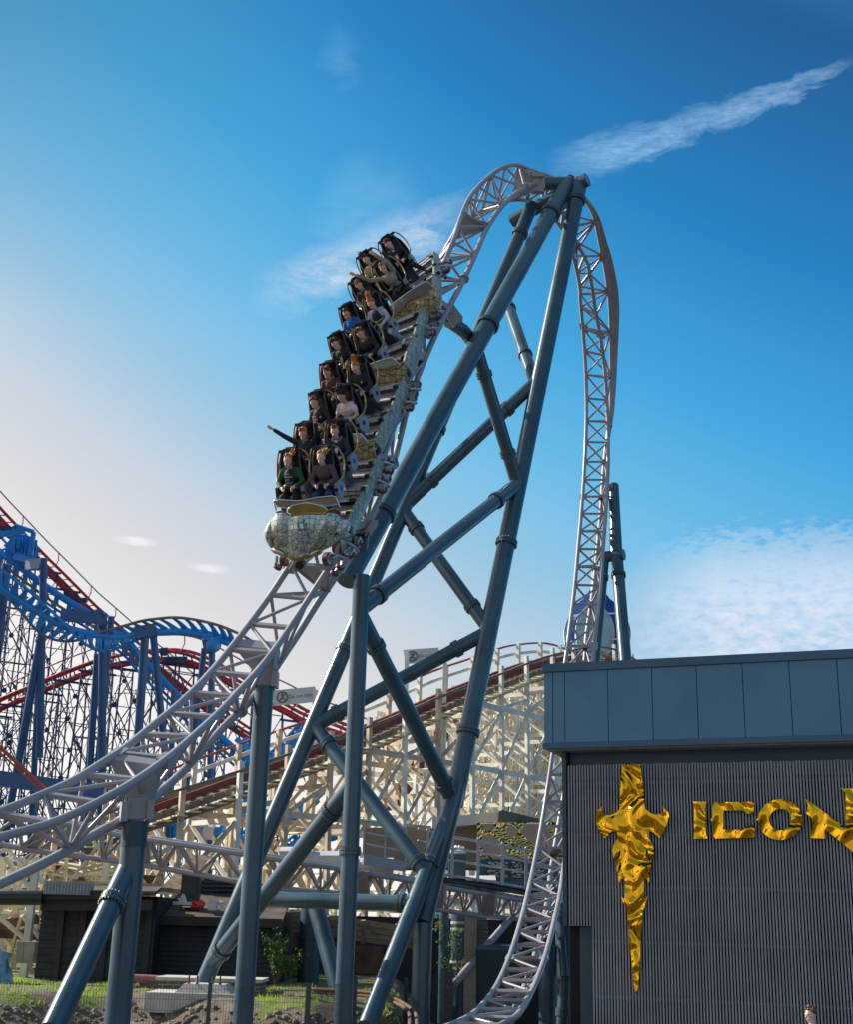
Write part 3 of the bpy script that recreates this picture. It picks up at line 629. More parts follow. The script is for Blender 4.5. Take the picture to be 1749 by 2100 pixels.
# supports of the launch track
def colt(name, u, v, d, r, label, zlow=ZB, m='steel', bands=()):
    t = thing(name, vert(P(u, v, d), -1.6), label, 'column'); a = P(u, v, d)
    pipe('column_tube', a, vert(a, zlow), r, t, (), M[m])
    for b in bands: mb = MB(); q = Leg(a, vert(a, zlow)).on(b); mb.tube(q-UP*.04, q+UP*.04, r*1.03, 20); mb.build('band', M['concrete'], t)
    return t
t = colt('support_column', 947, 1867, 42.6, .34, 'stout dark column with pale bands under the low track, left of the tan post', bands=(1892, 1905, 1972, 1984))
t = colt('support_column', 912, 1860, 41.5, .15, 'slim plain blue-grey column just right of the A-frame foot, under the low track')
mb = MB(); a = cF(1356, 1075, 42.4); mb.box((a+vert(a, -1.7))/2, ((1, 0, 0), (0, 1, 0), UP), (.2, .2, (a.z+1.7)/2)); M['tan'] = mat('tan_painted_post', (.34, .29, .23), .7, 0, .15, 3)
t = thing('timber_post', vert(a, -1.7), 'tan square post standing against the stout banded column', 'post'); mb.build('post', M['tan'], t)
mb = MB(); mb.tube(cF(1595, 1105, 43), cF(1215, 1545, 41), .12, 14); tag(mb.build('diagonal_brace', M['track'], None, cF(1400, 1300, 35.5)), 'thin pale blue diagonal pipe crossing the dark space under the low track', 'pipe')
for k, (x0, y0, x1, y1, r, lab) in enumerate(((735,1500,735,2150,.27,'thick blue-grey column behind the ladder track at the bottom of the drop'), (855,1180,868,2150,.26,'thick blue-grey column close to the left edge of the slatted building'))):
    a = cJ(x0, y0, 38.5 if k else 37.0); colt('support_column', px(a)[0], px(a)[1], px(a)[2], r, lab)
tj = thing('raking_pipe', cJ(840, 1900, 33.5), 'short bright blue-grey pipe with a flange leaning beside the foot of the building', 'pipe'); pipe('pipe_tube', cJ(860, 1770, 33.6), cJ(838, 2150, 33.2), .15, tj, (2075,))
mb = MB(); mb.tube(cJ(835, 1440, 37), cJ(862, 1735, 36.5), .12, 12); tag(mb.build('raking_pipe', M['steel_dark'], None, cJ(850, 1600, 37)), 'olive dark strut in the shadow behind the ladder track, above the short pipe', 'pipe')
# walkway deck with handrails
wk = thing('service_walkway', S(1900, 3600, 35.5), 'raised walkway with grey handrails and grating deck beside the low track', 'walkway')
da = [S(1660,3455,40.2), cN(550,575,41), cN(760,602,41.6), cN(1100,655,42.6), cN(1400,708,43.4), cN(1620,742,44)]
mb = MB(); ds = samp(da, 0, 5, 20); wv = (CZ*-1.3+CX*.3); wv.z = 0
mb.sheet([[p for p in ds], [p+wv for p in ds]], (0, 0, -.07), False); mb.build('deck', M['concrete'], wk)
mb = MB(); mb.ptube([p-UP*.2+wv*.3 for p in ds], .1, 6); mb.build('deck_beam', M['steel_dark'], wk)
M['galv'] = mat('galvanised_metal', (.42, .42, .47), .45, .5, .1, 5)
for hgt in (1.18, .82, .45):
    mb = MB(); mb.ptube([p+UP*hgt for p in ds], .024, 8); mb.build('handrail', M['galv'], wk)
    mb = MB(); mb.ptube([p+UP*hgt+wv for p in ds], .02, 6); mb.build('handrail', M['galv'], wk)
for q in (cN(630, 590, 41.2), cN(888, 622, 41.9), cN(1132, 660, 42.6), cN(1368, 702, 43.3), cN(375, 548, 40.4)):
    mb = MB(); mb.abox(q.x-.05, q.x+.05, q.y-.03, q.y+.03, q.z-.1, q.z+1.24); mb.ell(q+UP*1.24, ((1, 0, 0), (0, 1, 0), UP), (.05, .03, .05), 8, 6); mb.build('rail_post', M['galv'], wk)
wk2 = thing('service_platform', S(1480, 3440, 36.8), 'small grey railed platform between the A-frame columns above the low track', 'platform')
pa, pb = cF(690, 705, 38.2), cF(950, 752, 39.4); mb = MB(); mb.sheet([[pa, pb], [pa+wv, pb+wv]], (0, 0, -.09), False); mb.beam(pa-UP*.12, pb-UP*.12, .06, .3); mb.build('deck', M['track'], wk2)
for hgt in (1.0, .65, .33):
    mb = MB(); mb.ptube([pa+wv+UP*hgt, pa+UP*hgt, pb+UP*hgt], .022, 6); mb.build('handrail', M['galv'], wk2)
for q in (pa, pb, (pa+pb)/2): mb = MB(); mb.beam(q, q+UP*1.02, .1, .05, CX); mb.build('rail_post', M['galv'], wk2)
# rubbish bin with white bag
q = cN(680, 555, 42.5); bn = thing('litter_bin', q, 'grey bin with a white plastic bag flapping out of the top on the walkway', 'bin')
mb = MB(); mb.abox(q.x-.28, q.x+.28, q.y-.25, q.y+.25, q.z-.3, q.z+.55); mb.build('bin_body', M['steel_dark'], bn)
mb = MB(); random.seed(4); mb.ell(q+Vector((0, 0, .62)), ((1, 0, 0), (0, 1, 0), UP), (.27, .24, .2), 12, 8); mb.v = [v+Vector([random.uniform(-.05, .05) for _ in range(3)]) for v in mb.v]; mb.sm = [False]*len(mb.sm); mb.build('bag', mat('white_plastic', (.75, .76, .78), .4), bn)

# ================================================================ gold and beige kiosk behind the walkway
kp = thing('gold_facade', S(2050, 3600, 44), 'kiosk front of crumpled gold foil with beige diamond panels over dark doors', 'kiosk')
def quad(mb, fn, pts, d, off): mb.prism([fn(x, y, d) for x, y in pts], off)
KD = 47.5
mb = MB(); quad(mb, cN, [(880,66),(2100,60),(2100,432),(880,432)], KD, Vector((0,.2,0))); mb.build('foil_panel', M['crinkle'], kp)
M['beige'] = mat('beige_panel', (.42, .35, .30), .6, 0, .06, 2)
for pts in ([(905,72),(1062,72),(988,152)], [(888,265),(1000,160),(1245,428),(1038,428)], [(1150,140),(1215,78),(1282,150),(1222,222)], [(1300,152),(1375,74),(1560,74),(1620,200),(1455,300)], [(1640,240),(1760,120),(1900,250),(1760,400)], [(1470,432),(1560,345),(1650,432)]):
    mb = MB(); quad(mb, cN, pts, KD-.02, CZ*.06); mb.build('diamond_panel', M['beige'], kp)
mb = MB(); quad(mb, cN, [(880,432),(2100,432),(2100,760),(880,760)], KD, Vector((0,.2,0))); mb.build('door_surround', M['fascia_trim'], kp)
M['glass'] = mirror('dark_reflecting_glass', (.30, .32, .36), 4, .5, .08, 2)
for x0 in (985, 1215, 1440): mb = MB(); quad(mb, cN, [(x0,450),(x0+(200 if x0 < 1000 else 110),450),(x0+(200 if x0 < 1000 else 110),610),(x0,610)], KD-.04, CZ*.05); mb.build('door_glass', M['glass'], kp)
# flat-roofed pale building behind
fb = thing('flat_roofed_building', S(1850, 3500, 47), 'low flat-roofed building with white fascia and tan wall behind the A-frame', 'building')
M['tanwall'] = mat('tan_render', (.33, .26, .20), .8, 0, .1, 1); M['whitef'] = mat('white_fascia', (.62, .64, .68), .6, 0, .05, 1)
mb = MB(); quad(mb, cN, [(-260,118),(900,100),(900,520),(-260,520)], 49, Vector((0,2,0))); mb.build('wall', M['tanwall'], fb)
mb = MB(); quad(mb, cN, [(430,20),(1090,-40),(1090,66),(430,122)], 48.2, Vector((0,3,0))); mb.build('fascia', M['whitef'], fb)
mb = MB(); quad(mb, cN, [(1096,-45),(1130,-60),(1490,25),(1500,58),(1096,62)], 48, Vector((0,3,0))); mb.build('roof_edge', mat('blue_grey_felt', (.06, .10, .15), .8), fb)
# ================================================================ dark sheds
M['shedtrim'] = mat('black_stained_trim', (.024, .027, .033), .6, 0, .2, 3); M['board'] = mat('black_shiplap', (.022, .028, .036), .65, 0, .3, 3, bump=.3, bs=30, grime=((.05, .055, .065), 2.5, .55))
M['tarmoss'] = mat('brown_felt_roof', (.085, .06, .045), .9, 0, .35, 2, bump=.5, bs=12)
def shiplap(mb, p0, p1, z0, z1, step, nrm, jit=.012):
    z = z0; random.seed(int(z0*100)+int(step*1000))
    while z < z1:
        zt2 = min(z+step, z1); n = 8
        for i in range(n):
            a = p0.lerp(p1, i/n); b = p0.lerp(p1, (i+1)/n); j = random.uniform(0, jit)*(3 if random.random() < .08 else 1); k = random.uniform(-.008, .008)
            A = Vector((a.x, a.y, 0)); B = Vector((b.x, b.y, 0))
            mb.add([A+nrm*(.035+j)+UP*(z+k), B+nrm*(.035+j)+UP*(z+k), B+nrm*.005+UP*zt2, A+nrm*.005+UP*zt2, A-nrm*.02+UP*(z+k), B-nrm*.02+UP*(z+k)], [(0, 1, 2, 3), (0, 4, 5, 1)])
        z += step
sh = thing('shiplap_shed', cE(1310, 1480, 39), 'dark boarded shed with shallow brown felt roof behind the concrete footing', 'shed')
A, B = cE(935, 1490, 38.5), cE(1705, 1490, 38.5); zt1 = cE(1300, 1135, 38.5).z; nr = -Vector((0, 1, 0))
A.z = B.z = -.1; mb = MB(); shiplap(mb, A, B, -.1, zt1, .14, nr); mb.build('boarding', M['board'], sh)
mb = MB(); mb.abox(A.x, B.x, A.y+.03, A.y+5, -.3, zt1); mb.build('wall', M['void'], sh)
mb = MB(); ra, rb = cE(900, 1120, 38.2), cE(1725, 1130, 38.2); rz = cE(1300, 1098, 38).z; ry = A.y
mb.prism([Vector((ra.x, ry-.35, rz-.14)), Vector((rb.x, ry-.35, rz-.14)), Vector((rb.x-.1, ry+4.2, rz+.85)), Vector((ra.x+.2, ry+4.2, rz+.85))], UP*.12); mb.build('roof', M['tarmoss'], sh)
mb = MB(); mb.beam(Vector((ra.x, ry-.36, rz-.08)), Vector((rb.x, ry-.36, rz-.08)), .06, .26); mb.build('gutter_board', M['shedtrim'], sh)
for x in (945, 1700): q = cE(x, 1490, 38.2); mb = MB(); mb.tube((q.x, ry-.12, -.1), (q.x, ry-.12, rz-.15), .06, 10); mb.build('drain_pipe', M['steel_dark'], sh)
sg = thing('gabled_hut', cE(1250, 990, 42), 'small gabled hut with blue-black shingles and sunlit brown roof slope above the shed', 'hut')
g0 = [cE(1190,1010,42.5), cE(1440,1010,42.5), cE(1430,850,42.5), cE(1270,840,42.5), cE(1175,935,42.5)]
mb = MB(); mb.prism(g0, Vector((0,2.5,0))); mb.build('gable', M['board'], sg)
mb = MB(); 
for k in range(6): a, b = cE(1195-k*-12, 1000-k*26, 42.4), cE(1440, 1000-k*26, 42.4); mb.beam(a, b, .03, .04)
mb.build('shingle_courses', M['steel_dark'], sg)
mb = MB(); mb.sheet([[cE(990,905,41.8), cE(1180,925,42.4)], [cE(1100,790,44.2), cE(1270,820,44.6)], [cE(1200,700,46), cE(1330,715,46.4)]], (0, 0, -.12), False); mb.build('roof', mat('weathered_roof_boards', (.33, .22, .13), .8, 0, .3, 3, bump=.4, bs=10), sg)
dk = thing('black_shed', cE(560, 1490, 37), 'long black boarded shed under the low track at lower left', 'shed')
A, B = cE(205, 1490, 37.5), cE(925, 1490, 37.5); A.z = B.z = -.1; z2 = cE(500, 990, 37.5).z; mb = MB(); shiplap(mb, A, B, -.1, z2, .2, nr); mb.build('boarding', M['board'], dk)
mb = MB(); mb.abox(A.x, B.x, A.y+.03, A.y+6, -.3, z2+.2); mb.build('wall', M['void'], dk)
for x in (330, 470, 610, 760, 880): q = cE(x, 1490, 37.4); mb = MB(); mb.abox(q.x-.09, q.x+.09, A.y-.12, A.y, -.2, z2); mb.build('cover_strip', M['shedtrim'], dk)
for ya, yb, dd in ((985, 1045, 37.2), (925, 978, 37.0)): 
    a, b = cE(255, (ya+yb)/2, dd), cE(930 if ya > 950 else 640, (ya+yb)/2, dd); hh = (cE(0, ya, dd)-cE(0, yb, dd)).length; mb = MB(); mb.beam(a, b, .3, hh); mb.build('roof_beam', M['shedtrim'], dk)
mb = MB(); mb.sheet([[cE(265,930,37), cE(950,935,37)], [cE(265,895,40), cE(1000,900,40)]], (0, 0, -.1), False); mb.build('roof', M['tarmoss'], dk)
mb = MB(); mb.tube(cE(-60,970,36.8), cE(262,970,36.8), .2, 14); tag(mb.build('black_pipe', M['black'], None, cE(100, 970, 36.8)), 'black horizontal pipe joining the black shed from the left edge', 'pipe')
mb = MB(); a = cE(262, 945, 36.7); mb.abox(a.x, a.x+1.3, a.y, a.y+.5, a.z, a.z+.35)
for i in range(14): mb.abox(a.x+.05+i*.09, a.x+.09+i*.09, a.y-.03, a.y, a.z+.02, a.z+.33)
tag(mb.build('vent_unit', M['grey'], None, a), 'grey louvred vent box on the corner of the black shed roof', 'vent')
# loose things on the shed roof
q = cE(1168, 1000, 40.2); mb = MB(); mb.abox(q.x-.28, q.x+.28, q.y-.2, q.y+.2, q.z-.1, q.z+.95); mb.abox(q.x-.2, q.x+.2, q.y-.24, q.y-.2, q.z+.2, q.z+.8); mb.tube(q+Vector((-.15, 0, .95)), q+Vector((.15, 0, 1.02)), .04, 8)
tag(mb.build('loudspeaker', M['black'], None, q), 'black box loudspeaker standing on the brown shed roof', 'speaker')
q = cE(1212, 1012, 40); mb = MB(); mb.ell(q, ((1, 0, 0), (0, 1, 0), UP), (.24, .2, .12), 10, 7); mb.v = [v+Vector([random.uniform(-.05, .05) for _ in range(3)]) for v in mb.v]; mb.sm = [False]*len(mb.sm)
tag(mb.build('red_bag', mat('red_fabric', (.6, .06, .05), .7), None, q), 'crumpled red bag beside the loudspeaker on the shed roof', 'bag')
q = cE(1308, 1025, 39.5); mb = MB(); mb.abox(q.x-.12, q.x+.12, q.y-.1, q.y+.1, q.z-.1, q.z+.22); tag(mb.build('switch_box', M['whitef'], None, q), 'small white box with coiled cable on the shed roof', 'electrical box')
mb = MB()
for k in range(3): mb.ptube([q+Vector((.35+.18*cos(a+k), -.1+.05*k, .03+.14*sin(a))) for a in [2*pi*i/14 for i in range(15)]], .014, 5)
mb.ptube([q+Vector((.1, 0, 0)), q+Vector((.3, -.1, -.1)), q+Vector((.7, 0, -.05))], .014, 5); tag(mb.build('coiled_cable', M['whitef'], None, q), 'white cable lying in loops next to the white box on the roof', 'cable')
q = cE(1125, 1005, 40); mb = MB(); mb.abox(q.x-.3, q.x+.3, q.y-.1, q.y+.1, q.z-.04, q.z+.06); frustum(mb, Vector((q.x, q.y, q.z+.05)), (.12, .1), (.02, .02), .3); tag(mb.build('cone_tool', M['whitef'], None, q), 'white pointed gadget lying left of the loudspeaker on the roof', 'tool')
# cabinets and tarp at far left
q = cE(167, 1300, 36.3); mb = MB(); zc = [cE(167, y, 36.3).z for y in (1370, 1240)]; x0_, x1_ = cE(112, 1300, 36.3).x, cE(217, 1300, 36.3).x
mb.abox(x0_, x1_, q.y-.2, q.y+.2, *zc); mb.abox(x0_+.04, x1_-.3, q.y-.215, q.y-.2, zc[0]+.04, zc[1]-.04); tag(mb.build('electrical_cabinet', M['tan'], None, q), 'beige metal cabinet fixed to the wooden posts at the left edge', 'cabinet')
q = cE(30, 1480, 35); mb = MB(); random.seed(9)
gr_ = []
for j in range(8):
    gr_.append([Vector((cE(-60, 0, 35).x+i*.15+random.uniform(-.03, .03)-(.04*j if i > 4 else 0), q.y-.5*(1-j/7)**2+.14*sin(i*2.3+j*.6)+random.uniform(-.05,.05), -.1+1.0*(j/7)*(1-.05*i*i/6))) for i in range(7)])
mb.sheet(gr_, (0, .06, 0)); tag(mb.build('blue_tarpaulin', mat('blue_tarpaulin_sheet', (.16, .34, .46), .5, 0, .25, 6), None, q), 'pale blue tarpaulin draped over something at the left edge', 'tarpaulin')
# timber fence ramp, slatted screen and dark building under the walkway
M['wood'] = mat('grey_brown_timber', (.20, .165, .135), .8, 0, .25, 3, bump=.3, bs=30)
wf = thing('timber_ramp_fence', cF(500, 1200, 42), 'weathered timber post-and-rail fence along a ramp under the low track', 'fence')
a, b = [cF(60, 1075, 41), cF(330, 1070, 41.5), cF(690, 1120, 41.5), cF(1000, 1170, 41)], [cF(60, 1180, 41), cF(330, 1160, 41.5), cF(690, 1225, 41.5), cF(1000, 1265, 41)]
for k in range(4):
    for i in range(3): mb = MB(); mb.beam(a[i].lerp(b[i], k/3), a[i+1].lerp(b[i+1], k/3), .05, .16); mb.build('rail', M['wood'], wf)
for x in (65, 235, 470, 690, 900): t_ = crv(a, 0); q = cF(x, 1060+max(0, x-300)*.12, 40.8); q2 = cF(x, 1200+max(0, x-300)*.12, 40.8); mb = MB(); mb.beam(q, q2, .14, .14, CX); mb.build('post', M['wood'], wf)
ws = thing('slatted_timber_screen', cF(600, 1480, 43), 'dark brown wall of vertical boards beneath the ramp fence', 'wall')
M['bwood'] = mat('dark_brown_boards', (.105, .065, .045), .75, 0, .35, 2, bump=.3, bs=40)
a, b = cF(395, 1480, 42.5), cF(800, 1480, 42.5); zt3 = cF(600, 1270, 42.5).z; mb = MB(); x = a.x; random.seed(2)
while x < b.x: mb.abox(x, x+.105, a.y+random.uniform(0, .02), a.y+.06, .25, zt3+random.uniform(0, .03)); x += .115
mb.build('boards', M['bwood'], ws); mb = MB(); a2 = cF(165, 1480, 43); mb.abox(a2.x, cF(325, 1480, 43).x, a2.y, a2.y+.1, -.1, zt3); mb.build('boards', M['bwood'], ws)
db = thing('dark_station', cF(1100, 1500, 48), 'dark unlit station building under the walkway and ramp', 'building')
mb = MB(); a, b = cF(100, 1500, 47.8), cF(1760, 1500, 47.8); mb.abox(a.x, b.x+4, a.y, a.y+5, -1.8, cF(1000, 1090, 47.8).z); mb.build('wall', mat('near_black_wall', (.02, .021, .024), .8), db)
mb = MB()
for k in range(9): q = cF(1385+k*3, 1100+k*27, 46.8); mb.box(q, (CX, CY, CZ), (.42+.0*k, .02, .2))
mb.build('stair_treads', M['steel_dark'], db)
mb = MB(); quad(mb, cF, [(1135,1122),(1215,1122),(1215,1145),(1135,1145)], 47, CZ*.1); mb.build('orange_sign_band', mat('orange_band', (.5, .2, .04), .6), db)
mb = MB()
for x, y in ((1140, 1066), (1186, 1066), (1186, 1095)): quad(mb, cF, [(x,y),(x+26,y),(x+26,y+24),(x,y+24)], 47, CZ*.08)
mb.build('blue_window_panes', mat('bright_blue_glass', (.05, .35, .7), .2), db)
mb = MB(); q = cF(1530, 1460, 42); mb.box(cF(1530, 1480, 42), (CX, CY, CZ), (.75, 1.1, .3)); mb.build('grey_panel', M['steel_dark'], db)
p_ = thing('dark_column', cF(365, 1500, 40.5), 'thick navy column with flange standing in front of the timber screen', 'column'); pipe('column_tube', cF(370, 1035, 40.5), vert(cF(370, 1035, 40.5), -.2), .33, p_, (), M['steel_dark']); mb = MB(); mb.disc(cF(366, 1212, 40.3), UP, .43, .1, 24); mb.build('flange', M['steel_dark'], p_)
mb = MB(); mb.tube(cF(400, 1036, 39), cF(545, 1570, 37), .25, 20); tag(mb.build('raking_column', M['steel'], None, cF(450, 1250, 38)), 'blue-grey pipe raking down to the right under the horizontal brace', 'column')

# ================================================================ wooden coaster
M['cream'] = mat('weathered_cream_timber', (.84, .72, .52), .8, 0, .2, 1.2, bump=.2, bs=20, grime=((.40, .24, .12), 1.6, .60))
M['cwhite'] = mat('flaking_white_timber', (.80, .77, .68), .75, 0, .15, 1.5, bump=.2, bs=20, grime=((.42, .30, .19), 1.8, .64))
M['cshade'] = mat('shaded_cream_timber', (.62, .51, .37), .8, 0, .22, 1.2, bump=.2, bs=20, grime=((.30, .20, .12), 1.6, .58)); M['redrail'] = mat('red_brown_beam', (.17, .035, .025), .55, 0, .2, 3); M['redhand'] = mat('faded_red_handrail', (.36, .085, .06), .6, 0, .2, 4)  # first one: cream timber of the left trestle, shade mixed into its base colour
wc = thing('wooden_coaster', S(1400, 3800, 58), 'old cream timber trestle coaster rising to the right behind the A-frame', 'wooden coaster')
WP = [((-160,3560),46),((150,3415),48),((614,3222),50),((995,3080),53),((1326,2962),56.5),((1533,2880),59),((1766,2780),62),((1942,2712),65),((2080,2662),67.5),((2190,2634),70),((2300,2628),72.5),((2400,2665),75),((2520,2760),78)]
WC = [S(x, y, d) for (x, y), d in WP]; NW = len(WC)-1
def wfr(t):
    p = crv(WC, t); tg = (crv(WC, min(NW, t+.03))-crv(WC, max(0, t-.03))).normalized(); s = tg.cross(UP).normalized(); return p, tg, s   # s towards the camera side
acc = [0.]; 
for i in range(1, NW*40+1): acc.append(acc[-1]+(crv(WC, i/40)-crv(WC, (i-1)/40)).length)
def wt_at(s):
    import bisect; i = min(max(bisect.bisect_left(acc, s), 1), len(acc)-1); return (i-1+(s-acc[i-1])/(acc[i]-acc[i-1]))/40
LW = acc[-1]
for sd_ in (-.62, .62):
    mb = MB(); pr = [wfr(wt_at(LW*i/60)) for i in range(61)]
    for (p, tg, s), (p2, t2, s2) in zip(pr[:-1], pr[1:]): mb.beam(p+s*sd_+UP*.05, p2+s2*sd_+UP*.05, .24, .26)
    mb.build('running_rail', M['redrail'], wc)
for sd_, hh, ww, m_, z_ in ((1.25, .26, .07, 'wood', -.28), (1.32, .22, .06, 'wood', -.62), (-1.25, .26, .07, 'wood', -.28), (1.9, .1, .09, 'wood', .50), (-1.9, .16, .07, 'cwhite', .62), (-1.92, .1, .08, 'redhand', 1.12), (1.15, .14, .05, 'wood', .34)):
    mb = MB()
    for (p, tg, s), (p2, t2, s2) in zip(pr[:-1], pr[1:]): mb.beam(p+s*sd_+UP*z_, p2+s2*sd_+UP*z_, ww, hh)
    mb.build('handrail' if z_ > .3 else 'stringer', M[m_], wc)
mb = MB(); mb2 = MB(); n = int(LW/.5)
for i in range(n):
    p, tg, s = wfr(wt_at(i*.5)); mb.beam(p-s*1.5-UP*.16, p+s*1.5-UP*.16, .15, .1, tg.cross(s)); 
    mb2.beam(p+s*1.35-UP*.5, p+s*2.0-UP*.5, .42, .04, UP)
mb.build('crossties', M['wood'], wc); mb2.build('walk_boards', M['cream'], wc)
random.seed(21); BENT = []; s_ = 1.0
while s_ < LW-1: BENT.append(wt_at(s_)); s_ += 2.35
offs = (1.7, -1.7)
for bi, t in enumerate(BENT):
    p, tg, s = wfr(t); right = t > 5.6; m_ = M['cwhite'] if right or bi % 4 == 0 else M['cshade']; mb = MB()
    for k, o in enumerate(offs+(-4.6,)):
        a = p+s*o+UP*(.85 if o > 0 else 1.15 if o > -3 else -.8); mb.beam(a, Vector((a.x+s.x*o*.12, a.y+s.y*o*.12, 0)), .2, .17, s)
    h = p.z; lv = [z for z in [-1.4, -3.9, -6.4, -8.9, -11.4, -13.9, -16.4] if h+z > .3]
    for z in lv: mb.beam(p-s*1.75+UP*z, p+s*1.75+UP*z, .07, .2, UP)
    for za, zb2 in zip(lv[:-1], lv[1:]):
        mb.beam(p-s*4.6+UP*za, p-s*1.7+UP*zb2, .06, .17, tg); mb.beam(p-s*4.6+UP*zb2, p-s*1.7+UP*zb2, .06, .17, tg)
        mb.beam(p-s*1.7+UP*za, p+s*1.7+UP*zb2, .06, .17, tg); mb.beam(p+s*1.7+UP*za, p-s*1.7+UP*zb2, .06, .17, tg)
    mb.beam(p-s*1.3-UP*.45, p+s*1.3-UP*.45, .12, .3, UP)
    mb.build('trestle_bent', m_, wc)
for bi in range(len(BENT)-1):
    (p, tg, s), (q, t2, s2) = wfr(BENT[bi]), wfr(BENT[bi+1]); zi = 0; m_ = M['cwhite'] if BENT[bi] > 5.6 else M['cshade']; mb = MB(); zl = [z for z in range(14, -1, -3)]
    for z in zl:
        if z > min(p.z, q.z)-1.0: continue
        for o in offs+(-4.6,): mb.beam(Vector(((p+s*o).x, (p+s*o).y, z+.9)), Vector(((q+s2*o).x, (q+s2*o).y, z+.9)), .06, .24, UP)
        if z+3 < min(p.z, q.z)-.2 or True:
            zt4 = min(z+3.9, min(p.z, q.z)-.5)
            for o in offs+(-4.6,):
                A_, B_ = p+s*o, q+s2*o
                if (bi+z) % 2 or o > 0: mb.beam(Vector((A_.x, A_.y, z+.9)), Vector((B_.x, B_.y, zt4)), .05, .17, UP)
                else: mb.beam(Vector((A_.x, A_.y, zt4)), Vector((B_.x, B_.y, z+.9)), .05, .17, UP)
    mb.build('bracing', m_, wc)
# dense trestle of the returning track behind the right-hand part
w2 = thing('wooden_trestle', S(2000, 3800, 78), 'dense tangle of sunlit cream timber trestles behind the right part of the wooden coaster', 'trestle')
random.seed(33)
for L in range(8):
    d0 = 70+L*2.6; mb = MB(); m_ = M['cream'] if L % 3 else M['cwhite']
    u0 = 965-L*6; u1 = 1250; nb = int((u1-u0)/21); tops = []
    for i in range(nb):
        u = u0+i*21+random.uniform(-3, 3); vt = 1385-(u-965)*.19+L*9+random.uniform(0, 10)+(30 if L > 3 else 0); d_ = d0+(u-u0)*.02; a = P(u, vt, d_); tops.append(a); mb.beam(a, vert(a, 0), .17, .14, CX)
    mb.build('post_row', m_, w2); mb = MB()
    for a, b in zip(tops[:-1], tops[1:]):
        for z in [2.2+2.3*k+random.uniform(-.3, .3) for k in range(7)]:
            if z > min(a.z, b.z): break
            mb.beam(Vector((a.x, a.y, z)), Vector((b.x, b.y, z)), .05, .16)
            zz = min(z+2.3, min(a.z, b.z)); r_ = random.random()
            if r_ < .75: mb.beam(Vector((a.x, a.y, z)), Vector((b.x, b.y, zz)), .05, .14)
            if r_ > .3: mb.beam(Vector((a.x, a.y, zz)), Vector((b.x, b.y, z)), .05, .14)
            if L < 5 and random.random() < .6: mb.beam(Vector((a.x, a.y, z)), Vector((a.x+random.uniform(-.6, .6), a.y+3.1, zz)), .06, .19)
    mb.build('bracing', M['cream'] if L != 2 else M['cwhite'], w2)
for (x0, y0, x1, y1, dd) in ((1545, 3200, 1800, 2855, 66), (2010, 3210, 2190, 2950, 74)):
    a, b = S(x0, y0, dd), S(x1, y1, dd+4); mb = MB()
    for o in (-.6, .6): mb.beam(a+CX*o*.5-CZ*o, b+CX*o*.5-CZ*o, .22, .3)
    mb.beam(a-UP*.5, b-UP*.5, .3, .5); nn = 24
    for i in range(nn): q = a.lerp(b, i/nn); mb.beam(q-CX*.5+CZ-UP*.2, q+CX*.5-CZ-UP*.2, .15, .1)
    mb.build('running_rail', M['redrail'], w2)
# second timber trestle, low left, with stacked planks
w3 = thing('timber_trestle', cE(150, 1350, 46), 'low timber trestle with lattice bracing at the left edge, beside the black shed', 'trestle'); random.seed(5)
for k, (x, dd) in enumerate(((-60, 41), (20, 43), (130, 44), (225, 40.5), (330, 47), (455, 48), (560, 49), (655, 46), (720, 49))):
    a = cE(x, 720 if x < 300 else 745, dd); mb = MB(); mb.beam(a, vert(a, -.1), .24, .2, CX); mb.build('post', M['cwhite'] if k in (3, 7) else M['cream'], w3)
mb = MB()
for _ in range(46):
    x = random.uniform(-60, 260); y = random.uniform(790, 1330); dd = random.uniform(41.5, 47); a = cE(x, y, dd); an = random.choice((-.9, .9, .7, -.7, 0, 1.3)); l = random.uniform(.7, 1.7)
    mb.beam(a-(CX*cos(an)+CY*sin(an))*l, a+(CX*cos(an)+CY*sin(an))*l, .08, .2, CZ)
for _ in range(30):
    x = random.uniform(280, 900); y = random.uniform(760, 895); dd = random.uniform(45, 50); a = cE(x, y, dd); an = random.choice((0, 0, .15, -.15, .9, -.9, 1.5)); l = random.uniform(.4, 1.3)
    mb.beam(a-(CX*cos(an)+CY*sin(an))*l, a+(CX*cos(an)+CY*sin(an))*l, .08, .2, CZ)
mb.build('bracing', M['cream'], w3)
for k, (ya, yb, dd) in enumerate(((815, 870, 50), (1150, 1100, 43), (1185, 1200, 42.5))): mb = MB(); mb.beam(cE(-80 if k else 250, ya, dd), cE(230 if k else 980, yb, dd), .2, .42 if not k else .3); mb.build('beam', M['redrail'] if 0 else M['bwood'], w3)

# ================================================================ signs over the wooden coaster
def text3(body, origin, xdir, ydir, h, m, name, parent, depth=.006):
    cu = bpy.data.curves.new('txt', 'FONT'); cu.body = body; cu.size = 1.0; cu.extrude = 0; ob = bpy.data.objects.new('txt', cu); C.objects.link(ob)
    dg = bpy.context.evaluated_depsgraph_get(); me = bpy.data.meshes.new_from_object(ob.evaluated_get(dg)); bpy.data.objects.remove(ob); bpy.data.curves.remove(cu)
    mb = MB(); z = xdir.cross(ydir)
    mb.add([Vector(origin)+xdir*(v.co.x*h*1.35)+ydir*(v.co.y*h*1.35)+z*depth for v in me.vertices], [tuple(p.vertices) for p in me.polygons])
    bpy.data.meshes.remove(me); return mb.build(name, m, parent)
M['signw'] = mat('white_sign_board', (.62, .62, .63), .5, 0, .06, 3); M['signt'] = mat('grey_lettering', (.16, .16, .17), .6)
